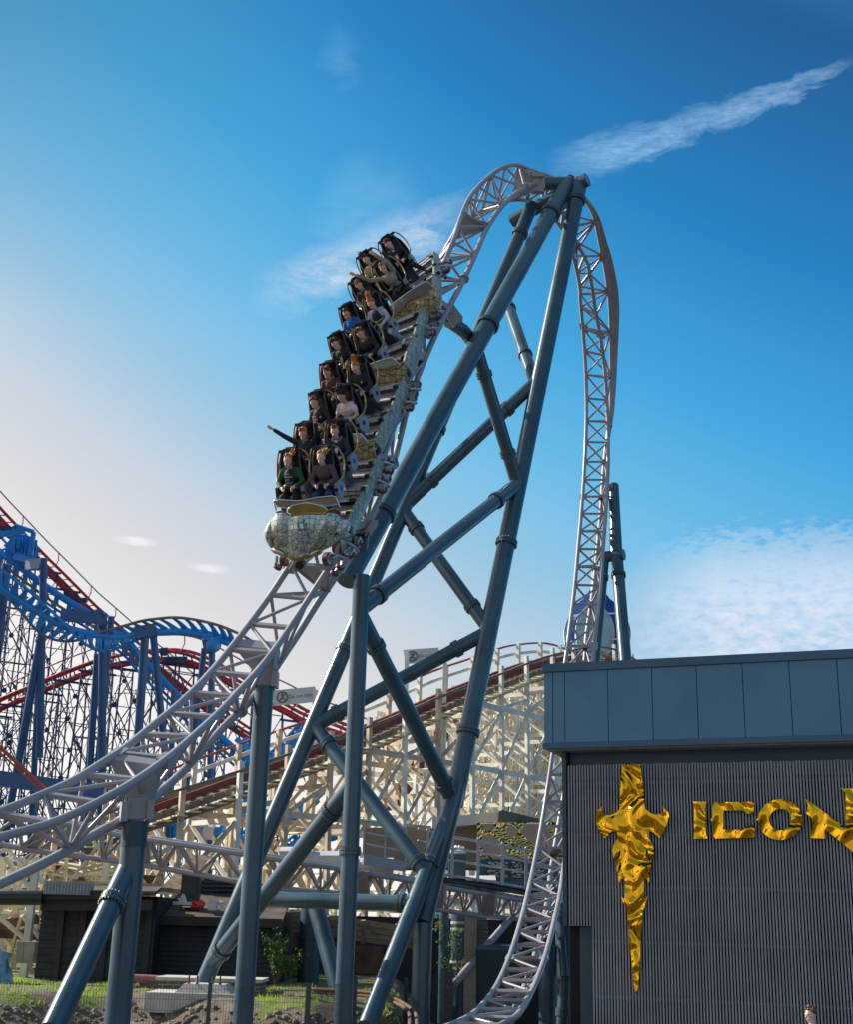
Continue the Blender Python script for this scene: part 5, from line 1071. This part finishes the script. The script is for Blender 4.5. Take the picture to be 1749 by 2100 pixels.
for cix in range(4):
    k0, k1 = 2*cix, 2*cix+1; car = MB()
    fr = []
    for k in (k0, k1):
        X, Fd, U = ROW[k]; t, a, b, c = RM[k]; fr.append((X, Fd, U, t, a, b))
    # the deck reaches from below the seats to the near rail
    for (X, Fd, U, t, a, b), k in zip(fr, (k0, k1)):
        mid = (a+b)/2; pitch = .31; sx0, sx1 = -.62, .60
        for j, (f0, dh) in enumerate(((.50, .38), (.08, .46), (-.34, .54))):
            if k == k1 and j == 0 and False: continue
            c0 = mid+Fd*f0+U*dh; mb = MB(); mb.box(c0+X*(sx0+sx1)/2, (X, (Fd*.94+U*.34).normalized(), (U*.94-Fd*.34).normalized()), ((sx1-sx0)/2, .23, .02)); o = mb.build('deck_step', M['perf'], train)
            mb = MB(); mb.box(c0+X*(sx1-.055)+U*.026, (X, (Fd*.94+U*.34).normalized(), (U*.94-Fd*.34).normalized()), (.055, .12, .012)); mb.build('yellow_edge', M['ystrip'], o)
            mb = MB(); mb.box(c0+X*(sx1-.055)+U*.01+(Fd*.94+U*.34).normalized()*.18, (X, (Fd*.94+U*.34).normalized(), (U*.94-Fd*.34).normalized()), (.055, .06, .03)); mb.build('black_edge', M['black'], o)
            mb = MB(); mb.box(c0-Fd*.23-U*.06+X*(sx0+sx1)/2, (X, U, Fd), ((sx1-sx0)/2, .07, .015)); mb.build('step_riser', M['metal'], o)
    for (X, Fd, U, t, a, b) in fr:
        mb = MB(); mb.box((a+b)/2+U*.36+Fd*.05, (X, Fd, U), (.60, .68, .03)); mb.build('deck_plate', M['perf'], train)
    (Xa, Fa, Ua, ta, aa, ba), (Xb, Fb, Ub, tb, ab, bb) = fr
    ma, mb_ = (aa+ba)/2, (ab+bb)/2
    for s_ in (-1, 1):                      # mosaic side fairings
        g = []; nn = 9
        for i in range(nn+1):
            q = i/nn*1.0; base = ma.lerp(mb_, q)+(Fa*(.62*(1-q)) - Fb*(.55*q)); X = Xa.lerp(Xb, q).normalized(); U = Ua.lerp(Ub, q).normalized(); hgt = .54+.03*sin(q*9)
            g.append([base+X*s_*(.64+.05*sin(pi*j/4))+U*(.13+(hgt-.13)*j/4) for j in range(5)])
        mb = MB(); mb.sheet(g, -Xa*s_*.05); mb.build('side_fairing', M['tilel'], train)
    mb = MB(); mb.prism([ma+Fa*.7-Xa*.4, ma+Fa*.7+Xa*.4, mb_-Fb*.6+Xb*.4, mb_-Fb*.6-Xb*.4], Ua*.28); mb.build('chassis', M['steel_dark'], train)
    for t_ in ((ta-.42), tb+.1):
        for s_ in (-1, 1): bogie(t_, s_, train)
    if cix:                                 # golden cowl with hooped screen at the front of each following car
        X, Fd, U = ROW[k0]; base = ma+Fd*.95+U*.1; g = []
        for j in range(9):
            v = j/8; row = []
            for i in range(13):
                s_ = -1+2*i/12; hh = .66*(1-.18*abs(s_)**3)+.05*cos(s_*7); ff = .20*(1-s_*s_)+.16*sin(pi*v*.9)+.03*cos(s_*9); row.append(base+X*s_*(.78-.16*v)+U*(hh*(1-v)+.02)+Fd*(ff-.1-.05*v))
            g.append(row)
        mb = MB(); mb.sheet(g, -Fd*.05); cw = mb.build('golden_cowl', M['tileg'], train)
        mb = MB(); mb.ptube(g[0], .022, 8); mb.build('cowl_rim', M['amber'], cw)
        q = [base+X*x+U*u+Fd*.02 for x, u in ((-.68, .66), (-.66, .86), (-.55, .94), (0, .97), (.55, .94), (.66, .86), (.70, .64))]; mb = MB(); mb.ptube(samp(q, 0, 6, 24), .016, 8); mb.build('screen_hoop', M['chrome'], cw)
        mb = MB(); mb.prism([p_-Fd*.01 for p_ in samp(q, 0, 6, 18)], Fd*.008); mb.build('screen', M['smoke'] if 'smoke' in M else M.setdefault('smoke', mat('smoked_screen', (.30, .27, .25), .15, .2, .05, 3)), cw)
# ---------------- scarab nose: traced outline, depth given by a bulge
ND = 28.1
TOPN = [(150,400),(205,335),(290,318),(350,345),(420,378),(520,362),(650,348),(760,352),(880,350),(935,318),(1000,330),(1060,342),(1100,395)]
BOTN = [(142,815),(185,850),(270,880),(345,895),(400,930),(455,957),(500,962),(560,945),(620,920),(700,900),(770,880),(810,860),(835,835)]
g = []; n = len(TOPN)
for j in range(15):
    v = j/14; row = []
    for i in range(n*3-2):
        t = i/3; k = int(min(t, n-2)); f = t-k; u = t/(n-1)
        tx = TOPN[k][0]*(1-f)+TOPN[k+1][0]*f; ty = TOPN[k][1]*(1-f)+TOPN[k+1][1]*f; bx = BOTN[k][0]*(1-f)+BOTN[k+1][0]*f; by = BOTN[k][1]*(1-f)+BOTN[k+1][1]*f
        x = tx+(bx-tx)*v**1.35; y = ty+(by-ty)*v
        x += (-28 if u < .2 else 0)*sin(pi*v)*(1-u/.2)
        lob = min(abs(u-.27)/.13, abs(u-.60)/.10, abs(u-.80)/.08, 1)**.7*1.5; bulge = .10+.40*sin(pi*min(1, u*1.0))**.7*(.35+.65*sin(pi*(.18+.72*v)))+.10*lob*(.35+.65*sin(pi*v)); row.append(cK(x, y, ND-bulge+.35*v*v))
    g.append(row)
mb = MB(); mb.sheet(g, -CZ*.04); nose = mb.build('scarab_nose', M['tile'], train)
mb = MB(); mb.ptube(g[-1], .022, 8); mb.ptube([p_+CY*-.03-CZ*.06 for p_ in g[-1]], .04, 8); mb.build('nose_lip', M['amber'], nose)
def pod(pts, dd, m_, nm, th=.30):
    mb = MB(); c = Vector((0, 0, 0)); P_ = [cK(x, y, dd) for x, y in pts]; c = sum(P_, Vector())/len(P_); rings = []
    for s_, z in ((1, 0), (.93, .10), (.78, .18), (.5, .25), (.2, .28)): rings.append([c+(p_-c)*s_+CZ*z for p_ in P_]+[c+(P_[0]-c)*s_+CZ*z])
    mb.sheet(rings); back = [[c+(p_-c)*s_-CZ*z for p_ in P_+[P_[0]]] for s_, z in ((1, 0), (.8, .2), (.3, .3))]; mb.sheet(back); return mb.build(nm, m_, nose)
sm_ = lambda pts: [(crv([Vector((x, y, 0)) for x, y in pts+[pts[0]]], len(pts)*i/40)) for i in range(40)]
pod([(q.x, q.y) for q in sm_([(1105,405),(1190,420),(1245,465),(1215,590),(1100,700),(980,775),(835,850),(880,720),(960,560)])], ND-.02, M['tile'], 'side_pod')
pod([(q.x, q.y) for q in sm_([(190,370),(110,430),(50,540),(30,620),(60,720),(140,815),(170,700),(160,520)])], ND+.05, M['tile'], 'side_pod')
for x0, y0, x1, y1 in ((150,825,345,905), (650,905,820,840)):
    mb = MB(); a, b = cK(x0, y0, ND-.22), cK(x1, y1, ND-.28); mb.ell((a+b)/2, ((b-a).normalized(), CY, CZ), ((b-a).length/2, .07, .08), 14, 8); e = mb.build('headlight_slot', M['amber'], nose)
    mb = MB(); mb.ell((a+b)/2+CZ*.035, ((b-a).normalized(), CY, CZ), ((b-a).length*.40, .042, .06), 14, 8); mb.build('headlight', M['chrome'], e)
mb = MB(); tp_ = [cK(x, y, ND-.12) for x, y in ((205,318),(290,300),(360,335),(420,362),(520,345),(650,322),(760,325),(870,328),(930,290),(1020,262),(1085,285),(1108,345))]; mb.ptube(samp(tp_, 0, 11, 44), .018, 8); mb.build('nose_rim', M['amber'], nose)
mb = MB(); lo_ = [cK(x, y, ND-.02) for x, y in ((215,335),(290,325),(360,360),(420,392),(520,372),(650,352),(760,356),(880,355),(935,325),(1010,345),(1080,370),(1105,400))]; mb.sheet([samp(tp_, 0, 11, 33), samp([p_-CZ*.1 for p_ in lo_], 0, 11, 33)], -CZ*.03); mb.build('nose_recess', mat('dark_umber', (.10, .065, .03), .35, .3, .2, 5), nose)
M['smoke'] = M.get('smoke') or mat('smoked_screen', (.30, .27, .25), .15, .2, .05, 3)
hoop = [cK(x, y, ND+.05) for x, y in ((205,292),(168,150),(205,138),(480,158),(600,148),(760,112),(985,88),(1035,105),(1095,250))]; hp = [hoop[0], hoop[1], hoop[2], hoop[3], hoop[4], hoop[5], hoop[6], hoop[7], hoop[8]]
mb = MB(); mb.ptube(hp, .018, 8); mb.ptube([cK(x, y, ND+.05) for x, y in ((205,292),(205,240),(380,262),(375,300))], .012, 6); mb.ptube([cK(x, y, ND+.05) for x, y in ((380,245),(620,170),(900,235),(1060,205))], .012, 6); mb.build('screen_frame', M['chrome'], nose)
mb = MB(); mb.prism([cK(x, y, ND+.07) for x, y in ((212,235),(180,156),(480,168),(600,158),(760,122),(985,98),(1028,112),(1060,205),(900,235),(620,180),(390,262))], -CZ*.008); mb.build('screen', M['smoke'], nose)
mb = MB(); arch = [cK(x, y, ND-.14) for x, y in ((360,300),(400,240),(500,205),(620,188),(760,205),(860,240),(925,285))]; mb.ptube(samp(arch, 0, 6, 24), .014, 8); mb.build('arch_frame', M['chrome'], nose)
mb = MB(); mb.prism(samp([a-CZ*.01 for a in arch], 0, 6, 20)+[cK(x, y, ND-.13) for x, y in ((860,322),(640,320),(430,350),(365,320))], -CZ*.01); mb.build('arch_panel', M['amber'], nose)
M['decal'] = mat('amber_decal', (.42, .25, .06), .4, 0, .1, 5)
text3('ICON', cK(850, 182, ND+.04), (CX*.98+CY*.1).normalized(), CY, .085, M['decal'], 'screen_lettering', nose, .004); text3('ICON', cK(212, 212, ND+.04), CX, CY, .07, M['decal'], 'screen_lettering', nose, .004)
# front axle below the nose
for (x, y, r_, yw) in ((318, 985, .135, -.35), (925, 965, .155, .5)):
    c = cK(x, y, ND+.35); ax = (CX*.85+CZ*.5*(1 if yw > 0 else .7)).normalized(); mt_ = MB(); mh = MB(); wheel(mt_, mh, c, ax, r_, .11); o = mt_.build('front_wheel', M['wheel'], train); mh.build('hub', M['metal'], o)
for x, y in ((225, 1075), (1165, 905), (1095, 1075), (1020, 1160)):
    c = cK(x, y, ND+.5); mt_ = MB(); mh = MB(); wheel(mt_, mh, c, (CY*.7+CX*.5+CZ*.3), .10, .07); o = mt_.build('guide_wheel', M['wheel'], train); mh.build('hub', M['metal'], o)
mb = MB(); mb.ptube([cK(985, 960, ND+.3), cK(1060, 920, ND+.4), cK(1190, 960, ND+.45), cK(1130, 1040, ND+.5), cK(1040, 1140, ND+.5)], .045, 8); mb.prism([cK(1000, 900, ND+.35), cK(1060, 730, ND+.4), cK(1095, 760, ND+.4), cK(1040, 1000, ND+.4), cK(980, 1010, ND+.38)], -CZ*.06); mb.build('axle_arm', M['metal'], train); mb = MB(); mb.ptube([cK(215, 930, ND+.4), cK(210, 1060, ND+.5), cK(260, 1080, ND+.5)], .035, 8); mb.build('axle_arm', M['metal'], train)
mb = MB(); mb.tube(cK(590, 985, ND+.7), cK(530, 1055, ND+.15), .095, 18); mb.build('buffer', M['black'], train)
mb = MB(); mb.ptube([cK(480, 960, ND+.5), cK(395, 1110, ND+.6), cK(440, 1120, ND+.6)], .03, 6); mb.tube(cK(700, 930, ND+.5), cK(600, 1010, ND+.4), .05, 8); mb.build('coupling', M['metal'], train)

# ================================================================ riders
SK = {'pale': (.76, .47, .37), 'tan': (.60, .35, .25), 'ruddy': (.76, .42, .33)}
for k_, v_ in SK.items(): M['skin_'+k_] = mat('skin_'+k_, v_, .5, 0, .05, 12)
HC = {'ginger': (.52, .19, .05), 'blond': (.55, .32, .12), 'brown': (.13, .06, .03), 'dark': (.025, .015, .012), 'auburn': (.16, .035, .03), 'light_brown': (.25, .14, .07)}
for k_, v_ in HC.items(): M['hair_'+k_] = mat('hair_'+k_, v_, .6, 0, .35, 30)
def cloth(n, c): 
    k_ = 'cloth_'+n
    if k_ not in M: M[k_] = mat(n+'_fabric', c, .8, 0, .15, 9, bump=.5, bs=14)
    return M[k_]
M['eye'] = mat('eye_dark', (.07, .04, .035), .3); M['lip'] = mat('lips', (.25, .06, .05), .5); M['shoe_w'] = cloth('white_shoe', (.6, .6, .6)); M['shoe_b'] = cloth('black_shoe', (.02, .02, .02))
def remesh(mb, name, m_, parent, vox=.014, sm=3):
    me = bpy.data.meshes.new('tmp'); loc = ORG[parent.name]; me.from_pydata([tuple(v-loc) for v in mb.v], [], mb.f); me.update()
    bm = bmesh.new(); bm.from_mesh(me); bmesh.ops.remove_doubles(bm, verts=bm.verts, dist=1e-5); bmesh.ops.recalc_face_normals(bm, faces=bm.faces); bm.to_mesh(me); bm.free()
    o = bpy.data.objects.new('tmp', me); C.objects.link(o); md = o.modifiers.new('r', 'REMESH'); md.mode = 'VOXEL'; md.voxel_size = vox; md.use_smooth_shade = True
    s_ = o.modifiers.new('s', 'SMOOTH'); s_.iterations = sm; s_.factor = .6
    dg = bpy.context.evaluated_depsgraph_get(); m2 = bpy.data.meshes.new_from_object(o.evaluated_get(dg)); m2.name = name; bpy.data.objects.remove(o); bpy.data.meshes.remove(me)
    m2.materials.clear(); m2.materials.append(m_); m2.polygons.foreach_set('use_smooth', [True]*len(m2.polygons)); r = bpy.data.objects.new(name, m2); C.objects.link(r); r.parent = parent; ORG[r.name] = loc; return r
def cap(mb, pts, rs, n=10):
    for (a, b, r0, r1) in zip(pts[:-1], pts[1:], rs[:-1], rs[1:]):
        mb.tube(a, b, r0, n, r1)
    for q, r in zip(pts, rs): mb.ell(q, ((1, 0, 0), (0, 1, 0), (0, 0, 1)), (r, r, r), n, 6)
def rider(O, X, Fd, U, label, skin='pale', hair='brown', hs='short', top=('black', (.02, .022, .03)), legs=('black_trousers', (.02, .02, .028)), arms='down', yaw=0, pitch=18, sleeves=True, extra=(), shoes='shoe_b', legpose=0, seed=0):
    rec = R(20); T = (U*cos(rec)-Fd*sin(rec)).normalized(); B = (Fd*cos(rec)+U*sin(rec)).normalized(); p = lambda x, t, b: O+X*x*1.06+T*(t*1.02+.02)+B*(b+.05)
    root = thing('person', p(0, -1.0, .1), label, 'person', 'riders in the coaster train'); random.seed(seed*7+3)
    hc = p(0, -.18, .19); ya, pi_ = R(yaw), R(pitch)
    hB = (B*cos(ya)+X*sin(ya)).normalized(); hX = (X*cos(ya)-B*sin(ya)).normalized(); hT = (T*cos(pi_)+hB*sin(pi_)).normalized(); hB = (hB*cos(pi_)-T*sin(pi_)).normalized(); h = lambda x, t, b: hc+(hX*x+hT*t+hB*b)*1.14
    sh = [p(.175*s_, -.40, .09) for s_ in (-1, 1)]
    if arms == 'up': 
        el_ = [p(-.40, -.20, .22), p(.33, -.18, .20)]; ha = [p(-.62, .02, .34), p(.36, .10, .30)]
    elif arms == 'up2':
        el_ = [p(-.43, -.24, .28), p(.17, -.08, .30)]; ha = [p(-.66, .12, .42), p(.02, .25, .30)]
    else: el_ = [p(.27*s_, -.64, .20) for s_ in (-1, 1)]; ha = [p(.14*s_, -.72, .43) for s_ in (-1, 1)]
    hip = [p(.1*s_, -.9, .06) for s_ in (-1, 1)]; kn = [p(.13*s_, -.92, .48) for s_ in (-1, 1)]; an = [p(.13*s_, -1.32, .50-.1*s_*0) for s_ in (-1, 1)]
    if legpose == 1: kn = [p(-.12, -.92, .45), p(.26, -.98, .42)]; an = [p(-.05, -1.28, .35), p(.44, -1.30, .30)]
    toe = [a+B*.17-T*.05 for a in an]
    # continuous body
    mb = MB(); mb.ell(h(0, .02, -.012), (hX, hT, hB), (.087, .12, .106), 16, 10); mb.ell(h(0, -.055, .02), (hX, hT, hB), (.064, .078, .076), 12, 8); mb.ell(h(0, -.012, .088), (hX, hT, hB), (.013, .028, .022), 8, 6)
    for s_ in (-1, 1): mb.ell(h(.078*s_, -.005, -.005), (hX, hT, hB), (.013, .03, .02), 8, 6)
    mb.ell(h(0, .03, .07), (hX, hT, hB), (.06, .015, .022), 8, 6)
    cap(mb, [h(0, -.07, -.02), p(0, -.38, .10)], [.054, .062]); cap(mb, [p(-.13, -.42, .09), p(.13, -.42, .09)], [.08, .08]); mb.ell(p(0, -.54, .10), (X, T, B), (.165, .18, .105), 16, 10); mb.ell(p(0, -.78, .07), (X, T, B), (.15, .2, .11), 16, 10)
    for i in range(2):
        cap(mb, [sh[i], el_[i], ha[i]], [.056, .044, .03]); cap(mb, [hip[i], kn[i], an[i], toe[i]], [.085, .062, .042, .035])
        # hand: palm, four fingers, thumb
        d = (ha[i]-el_[i]).normalized(); up = arms != 'down'; s_ = (-1, 1)[i]
        w = (X*(1 if up else .2)+T*(0 if up else 1)); w = (w-d*w.dot(d)).normalized(); nrm = d.cross(w).normalized(); pc = ha[i]+d*.045; mb.ell(pc, (d, w, nrm), (.055, .042, .018), 10, 6)
        for f_ in range(4):
            o_ = pc+d*.04+w*(-.032+.0215*f_); l_ = (.062, .075, .07, .055)[f_]; cu = nrm*(.01 if up else .04)*(-1 if not up else 1); dd = (d+w*(-.25+.17*f_)*(1 if up else .2)).normalized()
            cap(mb, [o_, o_+dd*l_*.55+cu*.3, o_+dd*l_*(1 if up else .6)+cu], [.011, .010, .008], 6)
        cap(mb, [pc-d*.01-w*.035*s_*-1, pc+d*.03+w*.075*s_*(-1 if up else 1)*-1], [.013, .009], 6)
    body = remesh(mb, 'body', M['skin_'+skin], root, .0105, 2)
    # face
    for s_ in (-1, 1):
        mb = MB(); mb.ell(h(.030*s_, .012, .082), (hX, hT, hB), (.010, .0045, .006), 8, 6); mb.build('eye', M['eye'], root)
    mb = MB(); mb.ell(h(0, -.062, .083), (hX, hT, hB), (.026, .010 if seed % 3 else .018, .008), 10, 6); mb.build('mouth', M['lip'], root)
    # top
    mb = MB(); cap(mb, [p(-.145, -.41, .09), p(.145, -.41, .09)], [.086, .086]); mb.ell(p(0, -.52, .11), (X, T, B), (.192, .2, .135), 16, 10); mb.ell(p(0, -.76, .09), (X, T, B), (.18, .19, .135), 16, 10)
    for i in range(2):
        if sleeves: cap(mb, [sh[i], el_[i], el_[i].lerp(ha[i], .85)], [.072, .060, .046])
        else: cap(mb, [sh[i], sh[i].lerp(el_[i], .6)], [.072, .066])
    remesh(mb, 'top', cloth(*top), root, .014, 2)
    mb = MB(); cap(mb, [hip[0], hip[1]], [.11, .11])
    for i in range(2): cap(mb, [hip[i], kn[i], kn[i].lerp(an[i], .92)], [.10, .078, .055])
    remesh(mb, 'trousers', cloth(*legs), root, .016, 2)
    for i in range(2): mb = MB(); cap(mb, [an[i]-T*.02, toe[i]], [.05, .045]); remesh(mb, 'shoe', M[shoes], root, .014, 2)
    # hair
    mb = MB(); mb.ell(h(0, .06, -.044), (hX, hT, hB), (.096, .094, .092), 16, 10)
    for _ in range(40):
        a = random.uniform(0, 2*pi); e = random.uniform(.1, 1.3); q = h(.08*cos(a)*cos(e), .055+.08*sin(e)+(.03*sin(a) if sin(a) > 0 else 0), -.045+.088*sin(a)*cos(e)); mb.ell(q, (hX, hT, hB), (random.uniform(.012, .022),)*3, 6, 5)
    def wisp(base, dirv, l, n, spread, r=.012):
        for _ in range(n):
            o_ = base+Vector([random.uniform(-1, 1) for _ in range(3)])*.05; dd = (dirv+Vector([random.uniform(-1, 1) for _ in range(3)])*spread).normalized(); k2 = (dd+Vector([random.uniform(-1, 1) for _ in range(3)])*spread*.9).normalized(); ll = l*random.uniform(.6, 1.1)
            mb.ptube([o_, o_+dd*ll*.5, o_+dd*ll*.5+k2*ll*.5], [r, r*.8, r*.3], 6)
    if hs == 'quiff': wisp(h(0, .12, .04), hT*.8+hB*.5, .06, 30, .35, .012)
    if hs == 'blownright': wisp(h(.03, .09, -.05), X*.8+T*.5, .22, 34, .28, .011)
    if hs == 'ponyup': wisp(h(0, .11, -.06), T*1+X*.1, .24, 46, .22, .012)
    if hs == 'bigup': wisp(h(0, .1, -.02), T*1+X*.15, .26, 90, .5, .014); wisp(h(.05, .12, -.02), X*1+T*.6, .3, 30, .4, .008)
    if hs == 'bun': wisp(h(-.02, .10, -.05), T*1-X*.3, .2, 50, .4, .010)
    if hs == 'curly': wisp(h(0, .07, .0), T*.8, .1, 60, .9, .014)
    if hs == 'short': wisp(h(0, .10, .02), hT+hB*.4, .035, 20, .6, .012)
    mb.sm = [True]*len(mb.sm); remesh(mb, 'hair', M['hair_'+hair], root, .0095, 1)
    for e_ in extra:
        if e_[0] == 'collar':
            mb = MB(); cap(mb, [p(.10*cos(a), -.345-.05*sin(a)*1, .11+.07*sin(a)) for a in [pi*(-.15+1.3*i/8) for i in range(9)]], [.036]*9, 8); remesh(mb, 'collar', cloth(e_[1], e_[2]), root, .014, 2)
        if e_[0] == 'shirt': mb = MB(); mb.prism([p(-.03, -.37, .205), p(.04, -.37, .205), p(.035, -.62, .262), p(.0, -.66, .262), p(-.03, -.6, .262)], B*.006); mb.build('shirt_front', cloth(e_[1], e_[2]), root)
        if e_[0] == 'badge': mb = MB(); mb.disc(p(.08, -.52, .245), B, .024, .02, 14); mb.build('badge', cloth(e_[1], e_[2]), root)
        if e_[0] == 'stripe': mb = MB(); mb.beam(p(-.14, -.60, .225), p(.0, -.64, .262), .03, .03, T); mb.beam(p(.0, -.64, .262), p(.15, -.60, .225), .03, .03, T); mb.build('stripe', cloth(e_[1], e_[2]), root)
        if e_[0] == 'panel': mb = MB(); mb.ell(p(0, -.56, .15), (X, T, B), (.155, .225, .125), 16, 10); mb.build('shirt_front', cloth(e_[1], e_[2]), root)
        if e_[0] == 'bow':
            mb = MB()
            for s_ in (-1, 1): mb.ell(h(.05*s_, .16, .0), (hX+hT*.4*s_, hT, hB), (.06, .035, .03), 8, 6)
            mb.build('hair_bow', cloth('coral_bow', (.62, .10, .10)), root)
        if e_[0] == 'text':
            for i_, w_ in enumerate(e_[1]): text3(w_, p(-.085, -.47-.062*i_, .280), X, T, .04, cloth(e_[2], e_[3]), 'print', root, .004)
        if e_[0] == 'knee': mb = MB(); mb.ell(kn[1]+B*.03, (X, T, B), (.05, .06, .06), 8, 6); mb.build('bare_knee', M['skin_pale'], root)
    return root
BK = ('black', (.016, .018, .026)); NV = ('navy', (.018, .026, .055))
RID = [
 (0, 'L', dict(label='person with windblown ginger hair, green sleeves and black lettered T-shirt, front row left', hair='ginger', hs='blownright', top=('dark_green', (.012, .085, .035)), pitch=2, yaw=-8, extra=(('panel',)+BK, ('text', ('YOU', 'KNOW', 'JON', 'SNOW'), 'white_print', (.75, .75, .75))))),
 (0, 'R', dict(label='person with blond tied hair in plum brown zip top and jeans, front row right', hair='blond', hs='blownright', top=('plum', (.105, .065, .085)), legs=('denim', (.02, .055, .15)), pitch=2, yaw=-4)),
 (1, 'L', dict(label='person with bright ginger hair raising both arms, in a navy top', hair='ginger', hs='quiff', top=NV, arms='up', pitch=14, yaw=5, skin='ruddy')),
 (1, 'R', dict(label='person laughing in navy coat with grey fleece collar and white T-shirt', hair='light_brown', hs='quiff', top=NV, legs=('grey_trousers', (.22, .22, .24)), pitch=6, yaw=5, extra=(('collar', 'grey_fleece', (.26, .23, .21)), ('shirt', 'white_cotton', (.7, .7, .72))), shoes='shoe_w')),
 (2, 'L', dict(label='person with short brown hair in black sweatshirt with small white chest logo', hair='brown', hs='short', top=BK, pitch=16, yaw=-8, extra=(('badge', 'pale_logo', (.5, .52, .55)),))),
 (2, 'R', dict(label='person in pale T-shirt, dark hair flying up over the face', hair='dark', hs='bigup', top=('pale_pink', (.68, .60, .64)), sleeves=False, pitch=24, yaw=-8, skin='tan', extra=(('text', ('PRETTY', 'THE REAL'), 'red_print', (.6, .05, .06)),))),
 (3, 'L', dict(label='person in maroon sweatshirt with coral bow in curly dark red hair', hair='auburn', hs='curly', top=('maroon', (.085, .03, .04)), pitch=10, yaw=-6, skin='tan', extra=(('bow',), ('badge', 'yellow_badge', (.7, .6, .12)), ('collar', 'grey_collar', (.09, .09, .10))))),
 (3, 'R', dict(label='person in black fleece with ginger brown ponytail flying straight up', hair='ginger', hs='ponyup', top=BK, pitch=24, yaw=-22, extra=(('badge', 'yellow_badge', (.7, .6, .12)),), legpose=1)),
 (4, 'L', dict(label='person with dark quiff in black hooded top, left seat of fifth row', hair='dark', hs='quiff', top=BK, pitch=22, yaw=-16, extra=(('shirt', 'checked_scarf', (.35, .38, .45)),))),
 (4, 'R', dict(label='person with chestnut hair in black coat with grey fur hood, grimacing', hair='brown', hs='quiff', top=BK, pitch=20, yaw=-20, skin='ruddy', extra=(('collar', 'grey_fur', (.10, .10, .11)),), legpose=1)),
 (5, 'L', dict(label='person with short dark hair wearing a bright blue rain jacket', hair='dark', hs='short', top=('bright_blue', (.01, .13, .48)), pitch=8, yaw=-10, skin='tan', extra=(('collar', 'bright_blue', (.01, .13, .48)),))),
 (5, 'R', dict(label='person in navy gilet over pale sleeves and ripped pale jeans', hair='ginger', hs='ponyup', top=('pale_lilac', (.50, .48, .58)), legs=('pale_denim', (.20, .32, .48)), pitch=24, yaw=-16, extra=(('panel', 'navy_gilet', (.012, .02, .07)), ('stripe', 'lime_stripe', (.35, .75, .15)), ('knee',)), shoes='shoe_w', legpose=1)),
 (6, 'L', dict(label='person with brown swept-up fringe in dark aubergine jacket, seventh row', hair='brown', hs='quiff', top=('aubergine', (.035, .022, .04)), pitch=24, yaw=-18)),
 (6, 'R', dict(label='person in beige long-sleeved shirt throwing both arms forward and up', hair='light_brown', hs='short', top=('beige_shirt', (.36, .31, .25)), arms='up2', pitch=16, yaw=-12, legpose=1)),
 (7, 'L', dict(label='person in cream top with dark bun flying loose above the head, back row', hair='dark', hs='bun', top=('cream_top', (.42, .34, .26)), pitch=20, yaw=-10)),
 (7, 'R', dict(label='person with cropped dark hair in black zip jacket, topmost seat of the train', hair='dark', hs='short', top=BK, pitch=26, yaw=-26, legpose=1, extra=(('shirt', 'white_cotton', (.45, .45, .45)),)))]
for i, (k, sd_, kw) in enumerate(RID):
    rider(HL[k] if sd_ == 'L' else HR[k], *ROW[k], seed=i, **kw)
# bystander at the bottom right corner
q = P(1690, 2076, 25); Xb = (CX*.3+Vector((0, -1, 0))).normalized(); q.z -= .0
bp_ = rider(q+UP*.02, Vector((-.35, .94, 0)).normalized().cross(UP).cross(UP).normalized() if False else Vector((.2, -.98, 0)).normalized(), Vector((-.98, -.2, 0)), UP, 'person in pale blue shirt bending forward at the bottom right corner', hair='brown', hs='short', top=('pale_blue', (.25, .50, .68)), pitch=30, seed=40)
bp_['group'] = 'bystanders'; del bp_['group']
